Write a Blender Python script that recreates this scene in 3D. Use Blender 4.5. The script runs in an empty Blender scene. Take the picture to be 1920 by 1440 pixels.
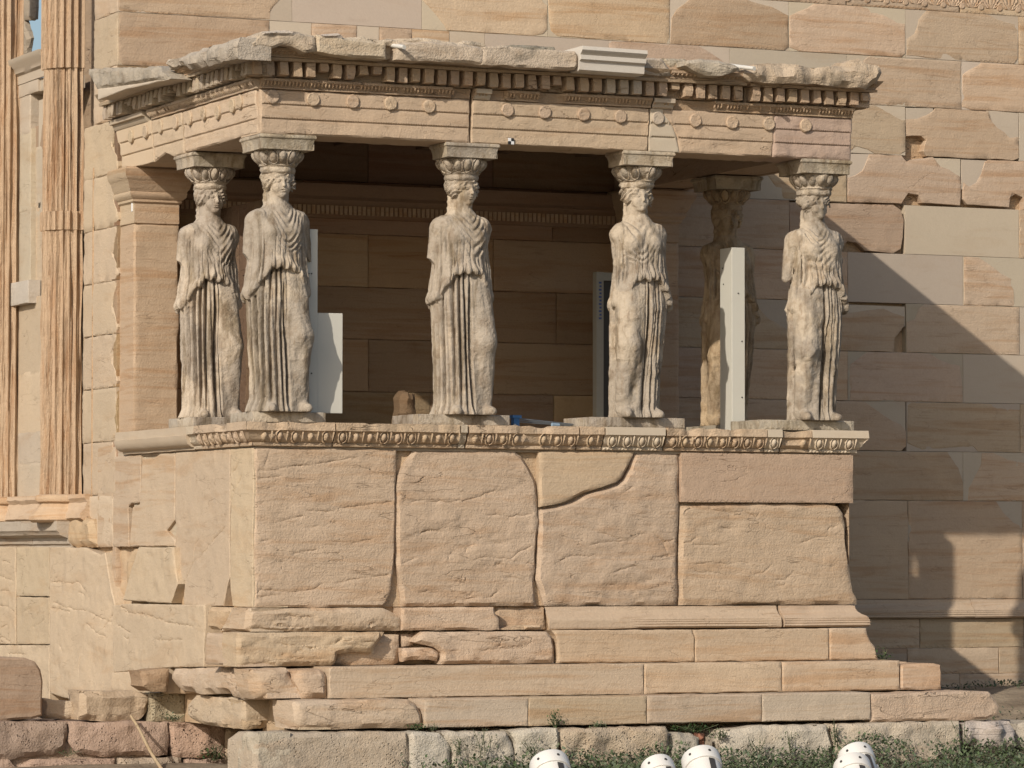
import bpy, math, random
import numpy as np
from mathutils import Vector, Matrix
from mathutils.geometry import delaunay_2d_cdt

# ------------------------------------------------------------------ camera, light, exposure
SC = bpy.context.scene
COL = SC.collection
CP = np.array([-11.1907, -30.1012, -0.845]); FPX = 7520.2
def _rot(yaw, pitch, roll):
    y, p, r = np.radians([yaw, pitch, roll])
    f = np.array([np.sin(y)*np.cos(p), np.cos(y)*np.cos(p), np.sin(p)])
    rt = np.array([np.cos(y), -np.sin(y), 0.0]); up = np.cross(rt, f)
    return rt*np.cos(r)+up*np.sin(r), -rt*np.sin(r)+up*np.cos(r), f
CR, CU, CF = _rot(24.0788, 2.413, 0.0568)
cam = bpy.data.cameras.new("camera"); camo = bpy.data.objects.new("camera", cam); COL.objects.link(camo)
M = Matrix.Identity(4)
for i in range(3):
    M[i][0] = CR[i]; M[i][1] = CU[i]; M[i][2] = -CF[i]; M[i][3] = CP[i]
camo.matrix_world = M
cam.sensor_width = 36; cam.lens = FPX/1920*36; cam.clip_start = 0.5; cam.clip_end = 20000
SC.camera = camo

SUN = np.array([-1.31, -1.0, 0.889]); SUN /= np.linalg.norm(SUN)
sl = bpy.data.lights.new("sun", 'SUN'); so = bpy.data.objects.new("sun", sl); COL.objects.link(so)
so.rotation_euler = Vector(SUN).to_track_quat('Z', 'Y').to_euler()
sl.energy = 4.6; sl.angle = math.radians(0.55); sl.color = (1.0, 0.91, 0.79)
W = bpy.data.worlds.new("World"); SC.world = W; W.use_nodes = True
nt = W.node_tree; bg = nt.nodes["Background"]
sky = nt.nodes.new("ShaderNodeTexSky"); sky.sky_type = 'NISHITA'; sky.sun_disc = False
sky.sun_elevation = math.asin(SUN[2]); sky.sun_rotation = math.atan2(SUN[0], SUN[1])
sky.dust_density = 2.0; sky.air_density = 1.0
nt.links.new(sky.outputs[0], bg.inputs[0]); bg.inputs[1].default_value = 0.132
SC.view_settings.view_transform = 'Standard'; SC.view_settings.look = 'None'
SC.view_settings.exposure = -0.3; SC.view_settings.gamma = 1.0

# ------------------------------------------------------------------ helpers
D = 3.473; PW = 5.45                       # wall plane and podium width
def ray(u, v): return CF+CR*(u-960)/FPX-CU*(v-720)/FPX
class Frame:                                # a plane facing south (kind Y) or west (kind X)
    def __init__(s, kind, c):
        s.kind, s.c = kind, c
        if kind == 'Y': s.O = np.array([0, c, 0.]); s.U = np.array([1., 0, 0]); s.N = np.array([0, -1., 0])
        else: s.O = np.array([c, 0., 0]); s.U = np.array([0, -1., 0]); s.N = np.array([-1., 0, 0])
        s.V = np.array([0, 0, 1.])
    def at(s, u, v):                        # photo point -> (u, v) metres on this plane
        d = ray(u, v); k = 1 if s.kind == 'Y' else 0
        p = CP+d*(s.c-CP[k])/d[k]
        return (p[0], p[2]) if s.kind == 'Y' else (-p[1], p[2])
    def w(s, uv, h): return s.O+np.outer(uv[:, 0], s.U)+np.outer(uv[:, 1], s.V)+np.outer(h, s.N)
def cx(px, py, y): return Frame('Y', y).at(px, py)[0]   # x of an outer corner seen at px on a plane facing south
def tr(fr, x0, y0, k, pts): return np.array([fr.at(x0+a/k, y0+b/k) for a, b in pts])

def _h(i, j, k, s):
    n = (i*374761393+j*668265263+k*2147483647+s*1274126177) & 0xffffffff
    n = ((n ^ (n >> 13))*1274126177) & 0xffffffff
    n = ((n ^ (n >> 16))*668265263) & 0xffffffff
    return ((n ^ (n >> 15)) & 0xffff)/65535.0*2-1
def noise(P, s=0):
    P = np.asarray(P, float); I = np.floor(P).astype(np.int64); f = P-I; f = f*f*(3-2*f)
    r = 0
    for a in (0, 1):
        for b in (0, 1):
            for c in (0, 1):
                w = (f[:, 0] if a else 1-f[:, 0])*(f[:, 1] if b else 1-f[:, 1])*(f[:, 2] if c else 1-f[:, 2])
                r = r+w*_h(I[:, 0]+a, I[:, 1]+b, I[:, 2]+c, s)
    return r
def fbm(P, s=0, o=3):
    r = 0; a = 1.0; P = np.asarray(P, float)
    for i in range(o): r = r+a*noise(P, s+i*17); P = P*2.03; a *= .5
    return r
def sm(a, b, x): t = np.clip((x-a)/(b-a), 0, 1); return t*t*(3-2*t)

class MB:                                   # mesh builder with a stone colour per vertex
    def __init__(s): s.v = []; s.f = []; s.c = []; s.n = 0
    def add(s, V, F, col, seed=0.0):
        V = np.asarray(V, float)
        F = np.asarray(F, dtype=np.int64) if not isinstance(F, list) else F
        s.v.append(V); s.c.append(np.tile(np.array([*col[:3], seed]), (len(V), 1)))
        if isinstance(F, list): s.f += [[i+s.n for i in q] for q in F]
        else: s.f += (F+s.n).tolist()
        s.n += len(V)
    def build(s, name, mat, parent=None, smooth=True, origin=None):
        me = bpy.data.meshes.new(name)
        V = np.concatenate(s.v)
        o = np.array(origin) if origin is not None else (V.min(0)+V.max(0))/2*np.array([1, 1, 0])+np.array([0, 0, V[:, 2].min()])
        me.from_pydata((V-o).tolist(), [], s.f)
        ca = me.attributes.new("tint", 'FLOAT_COLOR', 'POINT')
        ca.data.foreach_set("color", np.concatenate(s.c).astype(np.float32).ravel())
        me.polygons.foreach_set("use_smooth", [bool(smooth)]*len(me.polygons))
        if smooth and smooth != 2:
            try: me.set_sharp_from_angle(angle=math.radians(42))
            except Exception: pass
        me.materials.append(mat); me.update()
        ob = bpy.data.objects.new(name, me); COL.objects.link(ob); ob.location = o
        if parent:
            ob.parent = parent; w = np.zeros(3); q = parent
            while q: w += np.array(q.location); q = q.parent
            ob.location = o-w
        return ob
def thing(name, label, cat, loc=(0, 0, 0), group=None):
    o = bpy.data.objects.new(name, None); COL.objects.link(o); o.location = loc
    o.empty_display_size = .2
    o['label'] = label; o['category'] = cat
    if group: o['group'] = group
    bpy.context.view_layer.update()
    return o
def tag(o, label, cat, group=None, kind=None):
    if label: o['label'] = label
    if cat: o['category'] = cat
    if group: o['group'] = group
    if kind: o['kind'] = kind
    return o

SEED = [1]
def rnd(): SEED[0] = (SEED[0]*16807) % 2147483647; return SEED[0]/2147483647
def jit(col, a=.07):
    k = 1+(rnd()-.5)*2*a; return (col[0]*k, col[1]*k*(1+(rnd()-.5)*a*.4), col[2]*k*(1+(rnd()-.5)*a*.8))
def resample(poly, step, amp, seed, keep=None):
    P = []; n = len(poly); s = 0.0
    for i in range(n):
        a, b = poly[i], poly[(i+1) % n]; L = np.linalg.norm(b-a); m = max(1, int(round(L/step)))
        t = np.arange(m)/m; seg = a+np.outer(t, b-a); nr = np.array([b[1]-a[1], a[0]-b[0]])/max(L, 1e-9)
        if amp > 0:
            q = np.c_[seg*1.0, np.full(m, seed*3.7)]
            w = (noise(q*9, seed)*.6+noise(q*24, seed+5)*.4)*amp
            if keep is not None: w = w*np.array([0 if keep(p) else 1 for p in seg])
            seg = seg+np.outer(w, nr)
        P.append(seg)
    return np.concatenate(P)
def pdist(Q, P):
    A = P; B = np.roll(P, -1, 0); E = B-A; L2 = (E**2).sum(1)+1e-12; d = np.full(len(Q), 1e9)
    ins = np.zeros(len(Q), bool)
    for i in range(0, len(Q), 4000):
        q = Q[i:i+4000]
        t = np.clip(((q[:, None]-A[None])*E[None]).sum(2)/L2, 0, 1)
        dd = ((q[:, None]-A[None]-t[..., None]*E[None])**2).sum(2)
        d[i:i+4000] = np.sqrt(dd.min(1))
        c = (A[None, :, 1] > q[:, None, 1]) != (B[None, :, 1] > q[:, None, 1])
        xs = E[None, :, 0]*(q[:, None, 1]-A[None, :, 1])/np.where(np.abs(E[None, :, 1]) < 1e-12, 1e-12, E[None, :, 1])+A[None, :, 0]
        ins[i:i+4000] = ((c & (q[:, None, 0] < xs)).sum(1) % 2) == 1
    return d, ins
def stone(mb, fr, poly, depth=.3, r=.012, edge=.004, rough=.003, bed=0.0, step=.03, col=(.45, .34, .24), h0=0.0,
          extra=None, js=.05, keep=None, chip=0.0, bend=0.1, back=False, cracks=None, cd=.008, cw=.0065, cj=.007):
    poly = np.asarray(poly, float)
    ar = ((poly[:, 0]*np.roll(poly[:, 1], -1)-np.roll(poly[:, 0], -1)*poly[:, 1]).sum())/2
    if ar < 0: poly = poly[::-1]
    seed = int(rnd()*9999)+1
    P = resample(poly, step, edge, seed, keep)
    lo, hi = P.min(0), P.max(0)
    gx, gy = np.meshgrid(np.arange(lo[0]+step*.5, hi[0], step), np.arange(lo[1]+step*.5, hi[1], step*.92))
    gx[1::2] += step*.5
    Q = np.c_[gx.ravel(), gy.ravel()]
    if len(Q):
        d, ins = pdist(Q, P); Q = Q[ins & (d > step*.45)]
    if r > 0 and r < step*2.5:             # an inner ring keeps the worn arris round
        A = np.roll(P, 1, 0); B = np.roll(P, -1, 0); T = B-A; T /= np.linalg.norm(T, axis=1)[:, None]+1e-9
        R1 = P+np.c_[-T[:, 1], T[:, 0]]*r
        d, ins = pdist(R1, P); R1 = R1[ins & (d > r*.8)]
        if len(Q):
            dd = np.array([((Q-p)**2).sum(1).min() for p in R1]) if len(R1) else np.array([])
            d2, _ = pdist(Q, P); Q = Q[d2 > r*1.7]
        Q = np.concatenate([Q, R1]) if len(Q) else R1
    CK = []
    for c in (cracks or []):                # fissures traced along the grain: extra points hug each line
        c = np.array(c, float); L = np.r_[0, np.cumsum(np.linalg.norm(np.diff(c, axis=0), axis=1))]
        t = np.arange(0, L[-1], .011); c = np.c_[np.interp(t, L, c[:, 0]), np.interp(t, L, c[:, 1])]
        j = np.c_[t*30, t*0, np.full(len(t), seed)]; c = c+np.c_[noise(j, seed+51), noise(j, seed+52)]*cj
        tp = np.clip(np.minimum(t, L[-1]-t)/.05, .15, 1)*(.65+.5*noise(j*.35, seed+53)); CK.append((c, tp))
        T = np.gradient(c, axis=0); T /= np.linalg.norm(T, axis=1)[:, None]+1e-9; Nn = np.c_[-T[:, 1], T[:, 0]]
        X_ = np.concatenate([c[::1]]+[c[k % 2::2]+Nn[k % 2::2]*cw*s for k, s in enumerate((-2.2, -1.0, 1.0, 2.2))])
        d, ins = pdist(X_, P); X_ = X_[ins & (d > .02)]
        if len(X_) and len(Q):
            d2 = np.array([((X_-q)**2).sum(1).min() for q in Q]); Q = np.concatenate([Q[d2 > .007**2], X_])
    n = len(P)
    pts = [Vector(p) for p in np.concatenate([P, Q])]
    vs, es, fs, *_ = delaunay_2d_cdt(pts, [], [list(range(n))], 1, 1e-6)
    uv = np.array([(p[0], p[1]) for p in vs])
    d, _ = pdist(uv, P)
    rr = max(r, 1e-5)
    var = 1.0+.8*noise(np.c_[uv*7, np.full(len(uv), seed)], seed+3) if edge > 0 else 1.0
    rr = rr*np.clip(var, .35, 2.2)
    q = np.clip(1-d/rr, 0, 1); h = -rr*(1-np.sqrt(np.clip(1-q*q, 0, 1)))
    q3 = np.c_[uv, np.full(len(uv), seed*1.37)]
    ins = sm(0, .05, d)
    if rough > 0:
        h = h+rough*(fbm(q3*7, seed, 3))*(.35+.65*ins)
    if bed > 0:                             # foliated bedding: shallow scarps along the grain
        rot = np.c_[uv[:, 0]+uv[:, 1]*.3, uv[:, 1]-uv[:, 0]*bend, np.full(len(uv), seed*2.1)]
        b = fbm(rot*np.array([1.1, 4.6, 1]), seed+9, 4); mk = sm(-.25, .45, fbm(rot*np.array([1.3, 2.2, 1]), seed+14, 2))
        s2 = np.abs(b-.05); st_ = sm(.02, .07, b)+sm(.30, .34, b)+sm(-.34, -.30, b)
        h = h-bed*(1.0*np.exp(-(s2/.045)**2)*mk*ins-.55*(st_-1.5)*ins*(.3+.7*mk))+bed*.7*fbm(q3*2.6, seed+4, 2)
    if chip > 0:
        e = np.exp(-d/(.09)); h = h-chip*e*np.clip(fbm(q3*np.array([5, 5, 1]), seed+21, 2)-.25, 0, 2)
    for c, tp in CK:
        for i0 in range(0, len(uv), 6000):
            q = uv[i0:i0+6000]; dd = ((q[:, None]-c[None])**2).sum(2); k = dd.argmin(1); dm = np.sqrt(dd.min(1)); below = (q[:, 1] < c[k, 1])
            h[i0:i0+6000] -= tp[k]*(cd*np.exp(-(dm/cw)**2)+(.28*cd if cj > .002 else 0)*below*np.exp(-dm/.07))
    if extra is not None: h = h+extra(uv)
    V = fr.w(uv, h+h0)
    sd = rnd(); c = jit(col, js)
    mb.add(V, [list(f) for f in fs], c, sd)
    # sides
    dmap = {}
    key = np.round(uv*1e5).astype(np.int64)
    for i, k in enumerate(map(tuple, key)): dmap[k] = i
    ring = [dmap.get(tuple(k), -1) for k in np.round(P*1e5).astype(np.int64)]
    hr = np.array([(h[i] if i >= 0 else -float(np.mean(rr))) for i in ring])
    hs = np.clip(hr, None, 0.5)
    layers = [hs]; m = max(1, int(min(depth, .5)/.12))
    for k in range(1, m+1): layers.append(hs*(1-k/m)-depth*k/m)
    VV = []
    nr = np.roll(P, -1, 0)-np.roll(P, 1, 0); nr = np.c_[nr[:, 1], -nr[:, 0]]; nr /= np.linalg.norm(nr, axis=1)[:, None]+1e-9
    for k, hh in enumerate(layers):
        off = 0 if k == 0 else rough*.8*noise(np.c_[P*14, hh*14], seed+31)-.0005*k
        VV.append(fr.w(P+nr*(np.minimum(off, .002) if k else 0)[:, None] if k else P, hh+h0))
    F = []
    for k in range(m):
        for i in range(n):
            j = (i+1) % n; F.append([k*n+i, (k+1)*n+i, (k+1)*n+j, k*n+j])
    if back: F.append([m*n+i for i in range(n)][::-1])
    mb.add(np.concatenate(VV), F, c, sd)
def rect(u0, v0, u1, v1): return np.array([(u0, v0), (u1, v0), (u1, v1), (u0, v1)], float)
def box(mb, lo, hi, col, seed=.3):
    lo, hi = np.array(lo, float), np.array(hi, float)
    V = [(hi if a else lo)[0:1].tolist()+(hi if b else lo)[1:2].tolist()+(hi if c else lo)[2:3].tolist() for a in (0, 1) for b in (0, 1) for c in (0, 1)]
    mb.add(V, [[0, 1, 3, 2], [4, 6, 7, 5], [0, 4, 5, 1], [2, 3, 7, 6], [0, 2, 6, 4], [1, 5, 7, 3]], col, seed)
def extrude(mb, fr, prof, u0, u1, col, step=.03, amp=0.0, mit0=0, mit1=0, caps=True, seed=None, mod=None):
    """profile (h out of the plane, v up) swept along u; mit = how far u moves per h at each end (mitred corners)"""
    prof = np.array(prof, float); n = max(2, int((u1-u0)/step)+1); s = int(rnd()*999) if seed is None else seed
    V = []
    for i in range(n):
        t = i/(n-1); h = prof[:, 0].copy(); v = prof[:, 1].copy()
        u = (u0+mit0*h)*(1-t)+(u1+mit1*h)*t
        if amp: 
            q = np.c_[u*8, v*14, np.full(len(u), s)]; w = noise(q, s)*amp; h = h+w-np.abs(w)*.3
            q[:, 1] += 40; v = v+noise(q, s+2)*amp*.5
        if mod is not None: h, v = mod(u, h, v)
        V.append(fr.w(np.c_[u, v], h))
    m = len(prof); F = [[i*m+j, (i+1)*m+j, (i+1)*m+j+1, i*m+j+1] for i in range(n-1) for j in range(m-1)]
    if caps: F += [list(range(m)), [(n-1)*m+j for j in range(m)][::-1]]
    mb.add(np.concatenate(V), F, jit(col, .04), rnd())

# ------------------------------------------------------------------ materials
def mat(name): 
    m = bpy.data.materials.new(name); m.use_nodes = True
    return m, m.node_tree.nodes, m.node_tree.links, m.node_tree.nodes["Principled BSDF"]
def nd(N, t, **k):
    n = N.new(t)
    for a, b in k.items(): setattr(n, a, b)
    return n
def stone_mat(name, vein=.5, veincol=(.41, .33, .255), blotch=.35, blotchcol=(1.18, 1.16, 1.12), dark=.25, bump=.5, fine=1.0, pits=0.0, vscale=(1.1, 1.1, 11.), rough=.85,
              moss=0.0, vt=(.50, .72), edge=(.45, .7), crack=0.0, vb=1.6, dk=(.56, .75)):
    m, N, L, B = mat(name)
    at = nd(N, "ShaderNodeAttribute", attribute_name="tint"); ge = nd(N, "ShaderNodeNewGeometry")
    off = nd(N, "ShaderNodeVectorMath", operation='MULTIPLY_ADD'); cb = nd(N, "ShaderNodeCombineXYZ")
    for i in range(3): L.new(at.outputs["Alpha"], cb.inputs[i])
    L.new(cb.outputs[0], off.inputs[0]); off.inputs[1].default_value = (37., 53., 71.); L.new(ge.outputs["Position"], off.inputs[2])
    def noi(vec, sc, det=4, ro=.55, dist=0.0):
        n = nd(N, "ShaderNodeTexNoise"); L.new(vec, n.inputs["Vector"]); n.inputs["Scale"].default_value = sc
        n.inputs["Detail"].default_value = det; n.inputs["Roughness"].default_value = ro; n.inputs["Distortion"].default_value = dist
        return n.outputs["Fac"]
    def ramp(x, a, b, lo=0., hi=1.):
        r = nd(N, "ShaderNodeMapRange", interpolation_type='SMOOTHSTEP'); L.new(x, r.inputs[0])
        r.inputs[1].default_value = a; r.inputs[2].default_value = b; r.inputs[3].default_value = lo; r.inputs[4].default_value = hi
        return r.outputs[0]
    def mix(f, a, b, bt='MIX'):
        n = nd(N, "ShaderNodeMix", data_type='RGBA', blend_type=bt)
        if hasattr(f, 'links'): L.new(f, n.inputs[0])
        else: n.inputs[0].default_value = f
        for s, i in ((a, 6), (b, 7)):
            if hasattr(s, 'links'): L.new(s, n.inputs[i])
            else: n.inputs[i].default_value = (*s, 1)
        return n.outputs[2]
    mp = nd(N, "ShaderNodeMapping"); L.new(off.outputs[0], mp.inputs[0]); mp.inputs["Scale"].default_value = vscale
    mp.inputs["Rotation"].default_value = (0.06, -0.05, 0)
    P = off.outputs[0]; G = mp.outputs[0]
    v1 = noi(G, 1.6, 6, .62, .6); v2 = noi(G, 5.0, 5, .6, .3)
    b1 = noi(P, 1.7, 5, .6, .4); b2 = noi(P, 7.0, 5, .65); g1 = noi(P, 60, 3, .6); g2 = noi(P, 190, 2, .6)
    c = at.outputs["Color"]
    c = mix(ramp(v1, vt[0], vt[1], 0, vein), c, mix(1.0, c, tuple(2.0*x for x in veincol), 'MULTIPLY'))
    c = mix(ramp(v2, .58, .70, 0, vein*.7), c, mix(1.0, c, (.70, .63, .56), 'MULTIPLY'))
    c = mix(ramp(b1, edge[0], edge[1], 0, blotch), c, mix(1.0, c, blotchcol, 'MULTIPLY'))
    c = mix(ramp(b2, dk[0], dk[1], 0, dark), c, mix(1.0, c, (.66, .60, .54), 'MULTIPLY'))
    c = mix(ramp(g1, .3, .7, 0, .26*fine), c, mix(1.0, c, (.74, .72, .70), 'MULTIPLY'))
    if moss > 0: c = mix(ramp(noi(P, 3.2, 6, .7), .54, .66, 0, moss), c, (.085, .085, .075))
    CC = c; B.inputs["Roughness"].default_value = rough; B.inputs["Specular IOR Level"].default_value = .25
    add = nd(N, "ShaderNodeMath", operation='ADD'); ad2 = nd(N, "ShaderNodeMath", operation='MULTIPLY_ADD')
    L.new(g1, add.inputs[0]); L.new(ramp(v2, .2, .8, 0, vb), add.inputs[1])
    L.new(b2, ad2.inputs[0]); ad2.inputs[1].default_value = 2.2; L.new(add.outputs[0], ad2.inputs[2])
    hgt = ad2.outputs[0]
    if crack > 0:
        mc = nd(N, "ShaderNodeMapping"); L.new(P, mc.inputs[0]); mc.inputs["Scale"].default_value = (.8, .8, 4.2); mc.inputs["Rotation"].default_value = (0, .16, 0)
        k1 = noi(mc.outputs[0], 1.5, 4, .5, .25); ab = nd(N, "ShaderNodeMath", operation='SUBTRACT'); L.new(k1, ab.inputs[0]); ab.inputs[1].default_value = .5
        aa = nd(N, "ShaderNodeMath", operation='ABSOLUTE'); L.new(ab.outputs[0], aa.inputs[0]); ln = ramp(aa.outputs[0], 0, .008, -1, 0)
        ml = nd(N, "ShaderNodeMath", operation='MULTIPLY'); L.new(ln, ml.inputs[0]); L.new(ramp(noi(P, 2.2, 5, .7), .46, .66, 0, 2.2*crack), ml.inputs[1])
        pa = nd(N, "ShaderNodeMath", operation='ADD'); L.new(hgt, pa.inputs[0]); L.new(ml.outputs[0], pa.inputs[1]); hgt = pa.outputs[0]
        ng = nd(N, "ShaderNodeMath", operation='MULTIPLY', use_clamp=True); L.new(ml.outputs[0], ng.inputs[0]); ng.inputs[1].default_value = -.34
        CC = mix(ng.outputs[0], CC, mix(1.0, CC, (.42, .36, .30), 'MULTIPLY'))
    if pits > 0:
        vo = nd(N, "ShaderNodeTexVoronoi"); L.new(P, vo.inputs["Vector"]); vo.inputs["Scale"].default_value = 38
        pt = ramp(vo.outputs["Distance"], .05, .38, -2.2*pits, 0)
        pm = nd(N, "ShaderNodeMath", operation='MULTIPLY_ADD'); L.new(pt, pm.inputs[0]); L.new(ramp(b2, .45, .65), pm.inputs[1]); L.new(hgt, pm.inputs[2]); hgt = pm.outputs[0]
    L.new(CC, B.inputs["Base Color"])
    bp = nd(N, "ShaderNodeBump"); bp.inputs["Strength"].default_value = bump; bp.inputs["Distance"].default_value = .012
    L.new(hgt, bp.inputs["Height"]); L.new(bp.outputs[0], B.inputs["Normal"])
    return m
def plain(name, col, rough=.5, metal=0.0, var=.12, sc=18, bump=0.0):
    m, N, L, B = mat(name); ge = nd(N, "ShaderNodeTexCoord")
    n = nd(N, "ShaderNodeTexNoise"); L.new(ge.outputs["Object"], n.inputs["Vector"]); n.inputs["Scale"].default_value = sc; n.inputs["Detail"].default_value = 5
    mx = nd(N, "ShaderNodeMix", data_type='RGBA'); L.new(n.outputs["Fac"], mx.inputs[0])
    mx.inputs[6].default_value = (*[c*(1-var) for c in col], 1); mx.inputs[7].default_value = (*[c*(1+var) for c in col], 1)
    L.new(mx.outputs[2], B.inputs["Base Color"]); B.inputs["Roughness"].default_value = rough; B.inputs["Metallic"].default_value = metal
    if bump:
        bp = nd(N, "ShaderNodeBump"); bp.inputs["Strength"].default_value = bump; bp.inputs["Distance"].default_value = .01
        L.new(n.outputs["Fac"], bp.inputs["Height"]); L.new(bp.outputs[0], B.inputs["Normal"])
    return m
M_WALL = stone_mat("weathered_marble", vein=.66, vt=(.46, .68), blotch=.35, dark=.25, bump=.35, vb=.35, crack=.5, vscale=(.45, .45, 7))
M_CORN = stone_mat("crusted_cornice_marble", vein=.3, blotch=.5, dark=.5, bump=.8, vscale=(1, 1, 4), vb=.4, crack=.8, moss=.4, dk=(.50, .70))
M_ARCH = stone_mat("beam_marble", vein=.3, blotch=.5, dark=.35, bump=.45, vb=.3, crack=1.0, vscale=(.6, .6, 5))
M_NEW = stone_mat("smooth_marble", vein=.22, blotch=.15, dark=.08, bump=.1, fine=.5, vb=.2, vscale=(.8, .8, 3))
M_RAW = stone_mat("rough_marble", vein=.4, blotch=.35, dark=.28, bump=.7, vscale=(1.0, 1.0, 5), vb=.4, crack=1.2)
M_SLAB = stone_mat("fissured_marble", vein=.6, vt=(.46, .7), blotch=.7, blotchcol=(1.15, 1.16, 1.18), dark=.3, bump=.55, vscale=(.8, .8, 6), vb=.4, crack=.8)
M_WEST = stone_mat("sunlit_old_marble", vein=.35, blotch=.4, dark=.3, bump=.4, vscale=(.6, .6, 3), vb=.3, crack=.7)
M_STAT = stone_mat("statue_stone", vein=.95, vt=(.48, .68), veincol=(.27, .25, .215), blotch=.9, blotchcol=(1.32, 1.30, 1.25), dark=.65, bump=.6, vscale=(5, 5, 1.2), edge=(.50, .58), vb=.4, dk=(.47, .64))
M_LIME = stone_mat("porous_limestone", vein=.2, blotch=.45, dark=.45, bump=1.0, pits=1.0, moss=.15, vb=.2, vscale=(2, 2, 3))
M_GREY = stone_mat("lichened_limestone", vein=.25, blotch=.5, dark=.4, bump=.8, pits=.6, moss=.3, vb=.2, vscale=(2, 2, 3))
TAN = (.458, .345, .245); TAN2 = (.474, .365, .262); PALE = (.462, .392, .305); OCH = (.46, .345, .23); PINK = (.435, .33, .265)
WEST = (.485, .388, .28)
# ------------------------------------------------------------------ ground, sky, far hill
def build_ground():
    rs = [0, .5, 1, 1.5, 2, 2.5, 3, 3.5, 4, 5, 6, 7, 8, 9, 10, 12, 14, 17, 20, 25, 30, 40, 60, 100, 200, 500, 1500, 6000]
    xs = np.unique(np.r_[-np.array(rs[::-1]), np.array(rs)])+3.0; 
    xs = np.unique(np.r_[xs, np.arange(-4, 12, .25)]); ys = np.unique(np.r_[-np.array(rs), np.array(rs)]); ys = np.unique(np.r_[ys, np.arange(-5, 4, .25)])
    X, Y = np.meshgrid(xs, ys); X = X.ravel(); Y = Y.ravel()
    Z = ground_z(X, Y); n = len(xs); m = len(ys)
    F = [[j*n+i, j*n+i+1, (j+1)*n+i+1, (j+1)*n+i] for j in range(m-1) for i in range(n-1)]
    mb = MB(); mb.add(np.c_[X, Y, Z], F, (.2, .17, .12)); 
    mm, N, L, B = mat("dry_earth"); ge = nd(N, "ShaderNodeNewGeometry")
    def noi(sc):
        t = nd(N, "ShaderNodeTexNoise"); L.new(ge.outputs["Position"], t.inputs["Vector"]); t.inputs["Scale"].default_value = sc; t.inputs["Detail"].default_value = 6; return t.outputs["Fac"]
    r = nd(N, "ShaderNodeValToRGB"); L.new(noi(3.0), r.inputs[0]); e = r.color_ramp.elements
    e[0].position = .35; e[0].color = (.16, .12, .08, 1); e[1].position = .65; e[1].color = (.30, .24, .17, 1)
    L.new(r.outputs[0], B.inputs["Base Color"]); B.inputs["Roughness"].default_value = .95
    bp = nd(N, "ShaderNodeBump"); bp.inputs["Strength"].default_value = .8; bp.inputs["Distance"].default_value = .03
    L.new(noi(22), bp.inputs["Height"]); L.new(bp.outputs[0], B.inputs["Normal"])
    o = mb.build("ground", mm, origin=(0, 0, 0)); o['kind'] = 'structure'
def ground_z(X, Y):
    X = np.asarray(X, float); Y = np.asarray(Y, float)
    rise = .42*sm(6.0, 8.5, X)*sm(-1.6, 2.5, Y)+.10*sm(3.5, 7.5, X)*sm(-2.2, -.9, Y)
    z = -2.62+rise+.03*noise(np.c_[X*1.3, Y*1.3, X*0], 5)
    far = np.maximum(np.abs(X-3), np.abs(Y))
    inside = (X > .6) & (Y > 4.2)
    return z
build_ground()
mh = MB(); t = np.linspace(-1, 1, 60); hx = 3700+t*5200; hz = 560*np.exp(-((t+.05)/.6)**2)*(1+.10*noise(np.c_[t*9, t*0, t*0], 3))
V = []; rows = 6
for k in range(rows):
    s = k/(rows-1); V += [(hx[i]+s*200, 11400+s*1600, -8+hz[i]*math.sin(s*math.pi/2)*3.0) for i in range(60)]
mh.add(V, [[k*60+i, k*60+i+1, (k+1)*60+i+1, (k+1)*60+i] for k in range(rows-1) for i in range(59)], (.1, .11, .08))
h = mh.build("hill", plain("hill_in_haze", (.12, .14, .17), .95, sc=.01, var=.4)); h['kind'] = 'structure'  # distance haze is put into the bluish hill colour

# ------------------------------------------------------------------ the temple building: south wall
FW_ = Frame('Y', D); ZW = [4.87, 4.397, 3.925, 3.453, 2.98, 2.503, 2.03, 1.554, 1.083, .609, .134, -.338, -1.284]
temple = thing("temple_building", "ruined marble temple with tall block wall and fluted half columns behind the porch", "temple", (4, D, -2.24))
def wx(px, z):
    v = 700.
    for _ in range(6):
        p = FW_.at(px, v); v -= (z-p[1])*195
    return p[0]
wall = MB()
def row(r): return ZW[r+1], ZW[r+2]
def wblk(r, xa, xb, kind='T', poly=None, zoom=None, col=None, hole=None):
    """one wall block between photo columns xa..xb (or metres when < 20)"""
    z1, z0 = row(r); zm = (z0+z1)/2
    a = xa if xa < 20 else wx(xa, zm); b = xb if xb < 20 else wx(xb, zm); g = .0025
    if kind == 'N' or poly is not None:
        if hole is not None:
            for hp in hole: stone(walln, FW_, np.array([FW_.at(x, y) for x, y in hp]), .08, .002, 0, .0006, 0, .1, col=jit(PALE, .06), h0=-.003, js=.03)
        else: stone(walln, FW_, rect(a+g*.6, z0+.0015, b-g*.6, z1-.0015), .08, .002, 0, .0006, 0, .12, col=jit(PALE, .09), h0=-.003, js=.03)
    if kind == 'T':
        P = rect(a+g, z0+.002, b-g, z1-.002) if poly is None else np.array([FW_.at(zoom[0]+x/zoom[2], zoom[1]+y/zoom[2]) for x, y in poly])
        if poly is not None: P[:, 0] = np.clip(P[:, 0], a+g, b-g); P[:, 1] = np.clip(P[:, 1], z0+.003, z1-.003)
        rd = .09
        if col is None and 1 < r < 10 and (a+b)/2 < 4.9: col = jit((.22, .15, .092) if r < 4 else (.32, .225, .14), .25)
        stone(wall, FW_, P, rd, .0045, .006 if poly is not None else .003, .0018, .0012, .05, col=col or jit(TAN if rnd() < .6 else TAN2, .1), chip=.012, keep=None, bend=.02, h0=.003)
walln = MB()
Z3 = (880, 0, 3.6); Z4 = (1320, 0, 3.0); Z5 = (1400, 250, 2.2154); Z2 = (440, 0, 3.6); ZP = (0, 0, 1.0)
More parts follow.
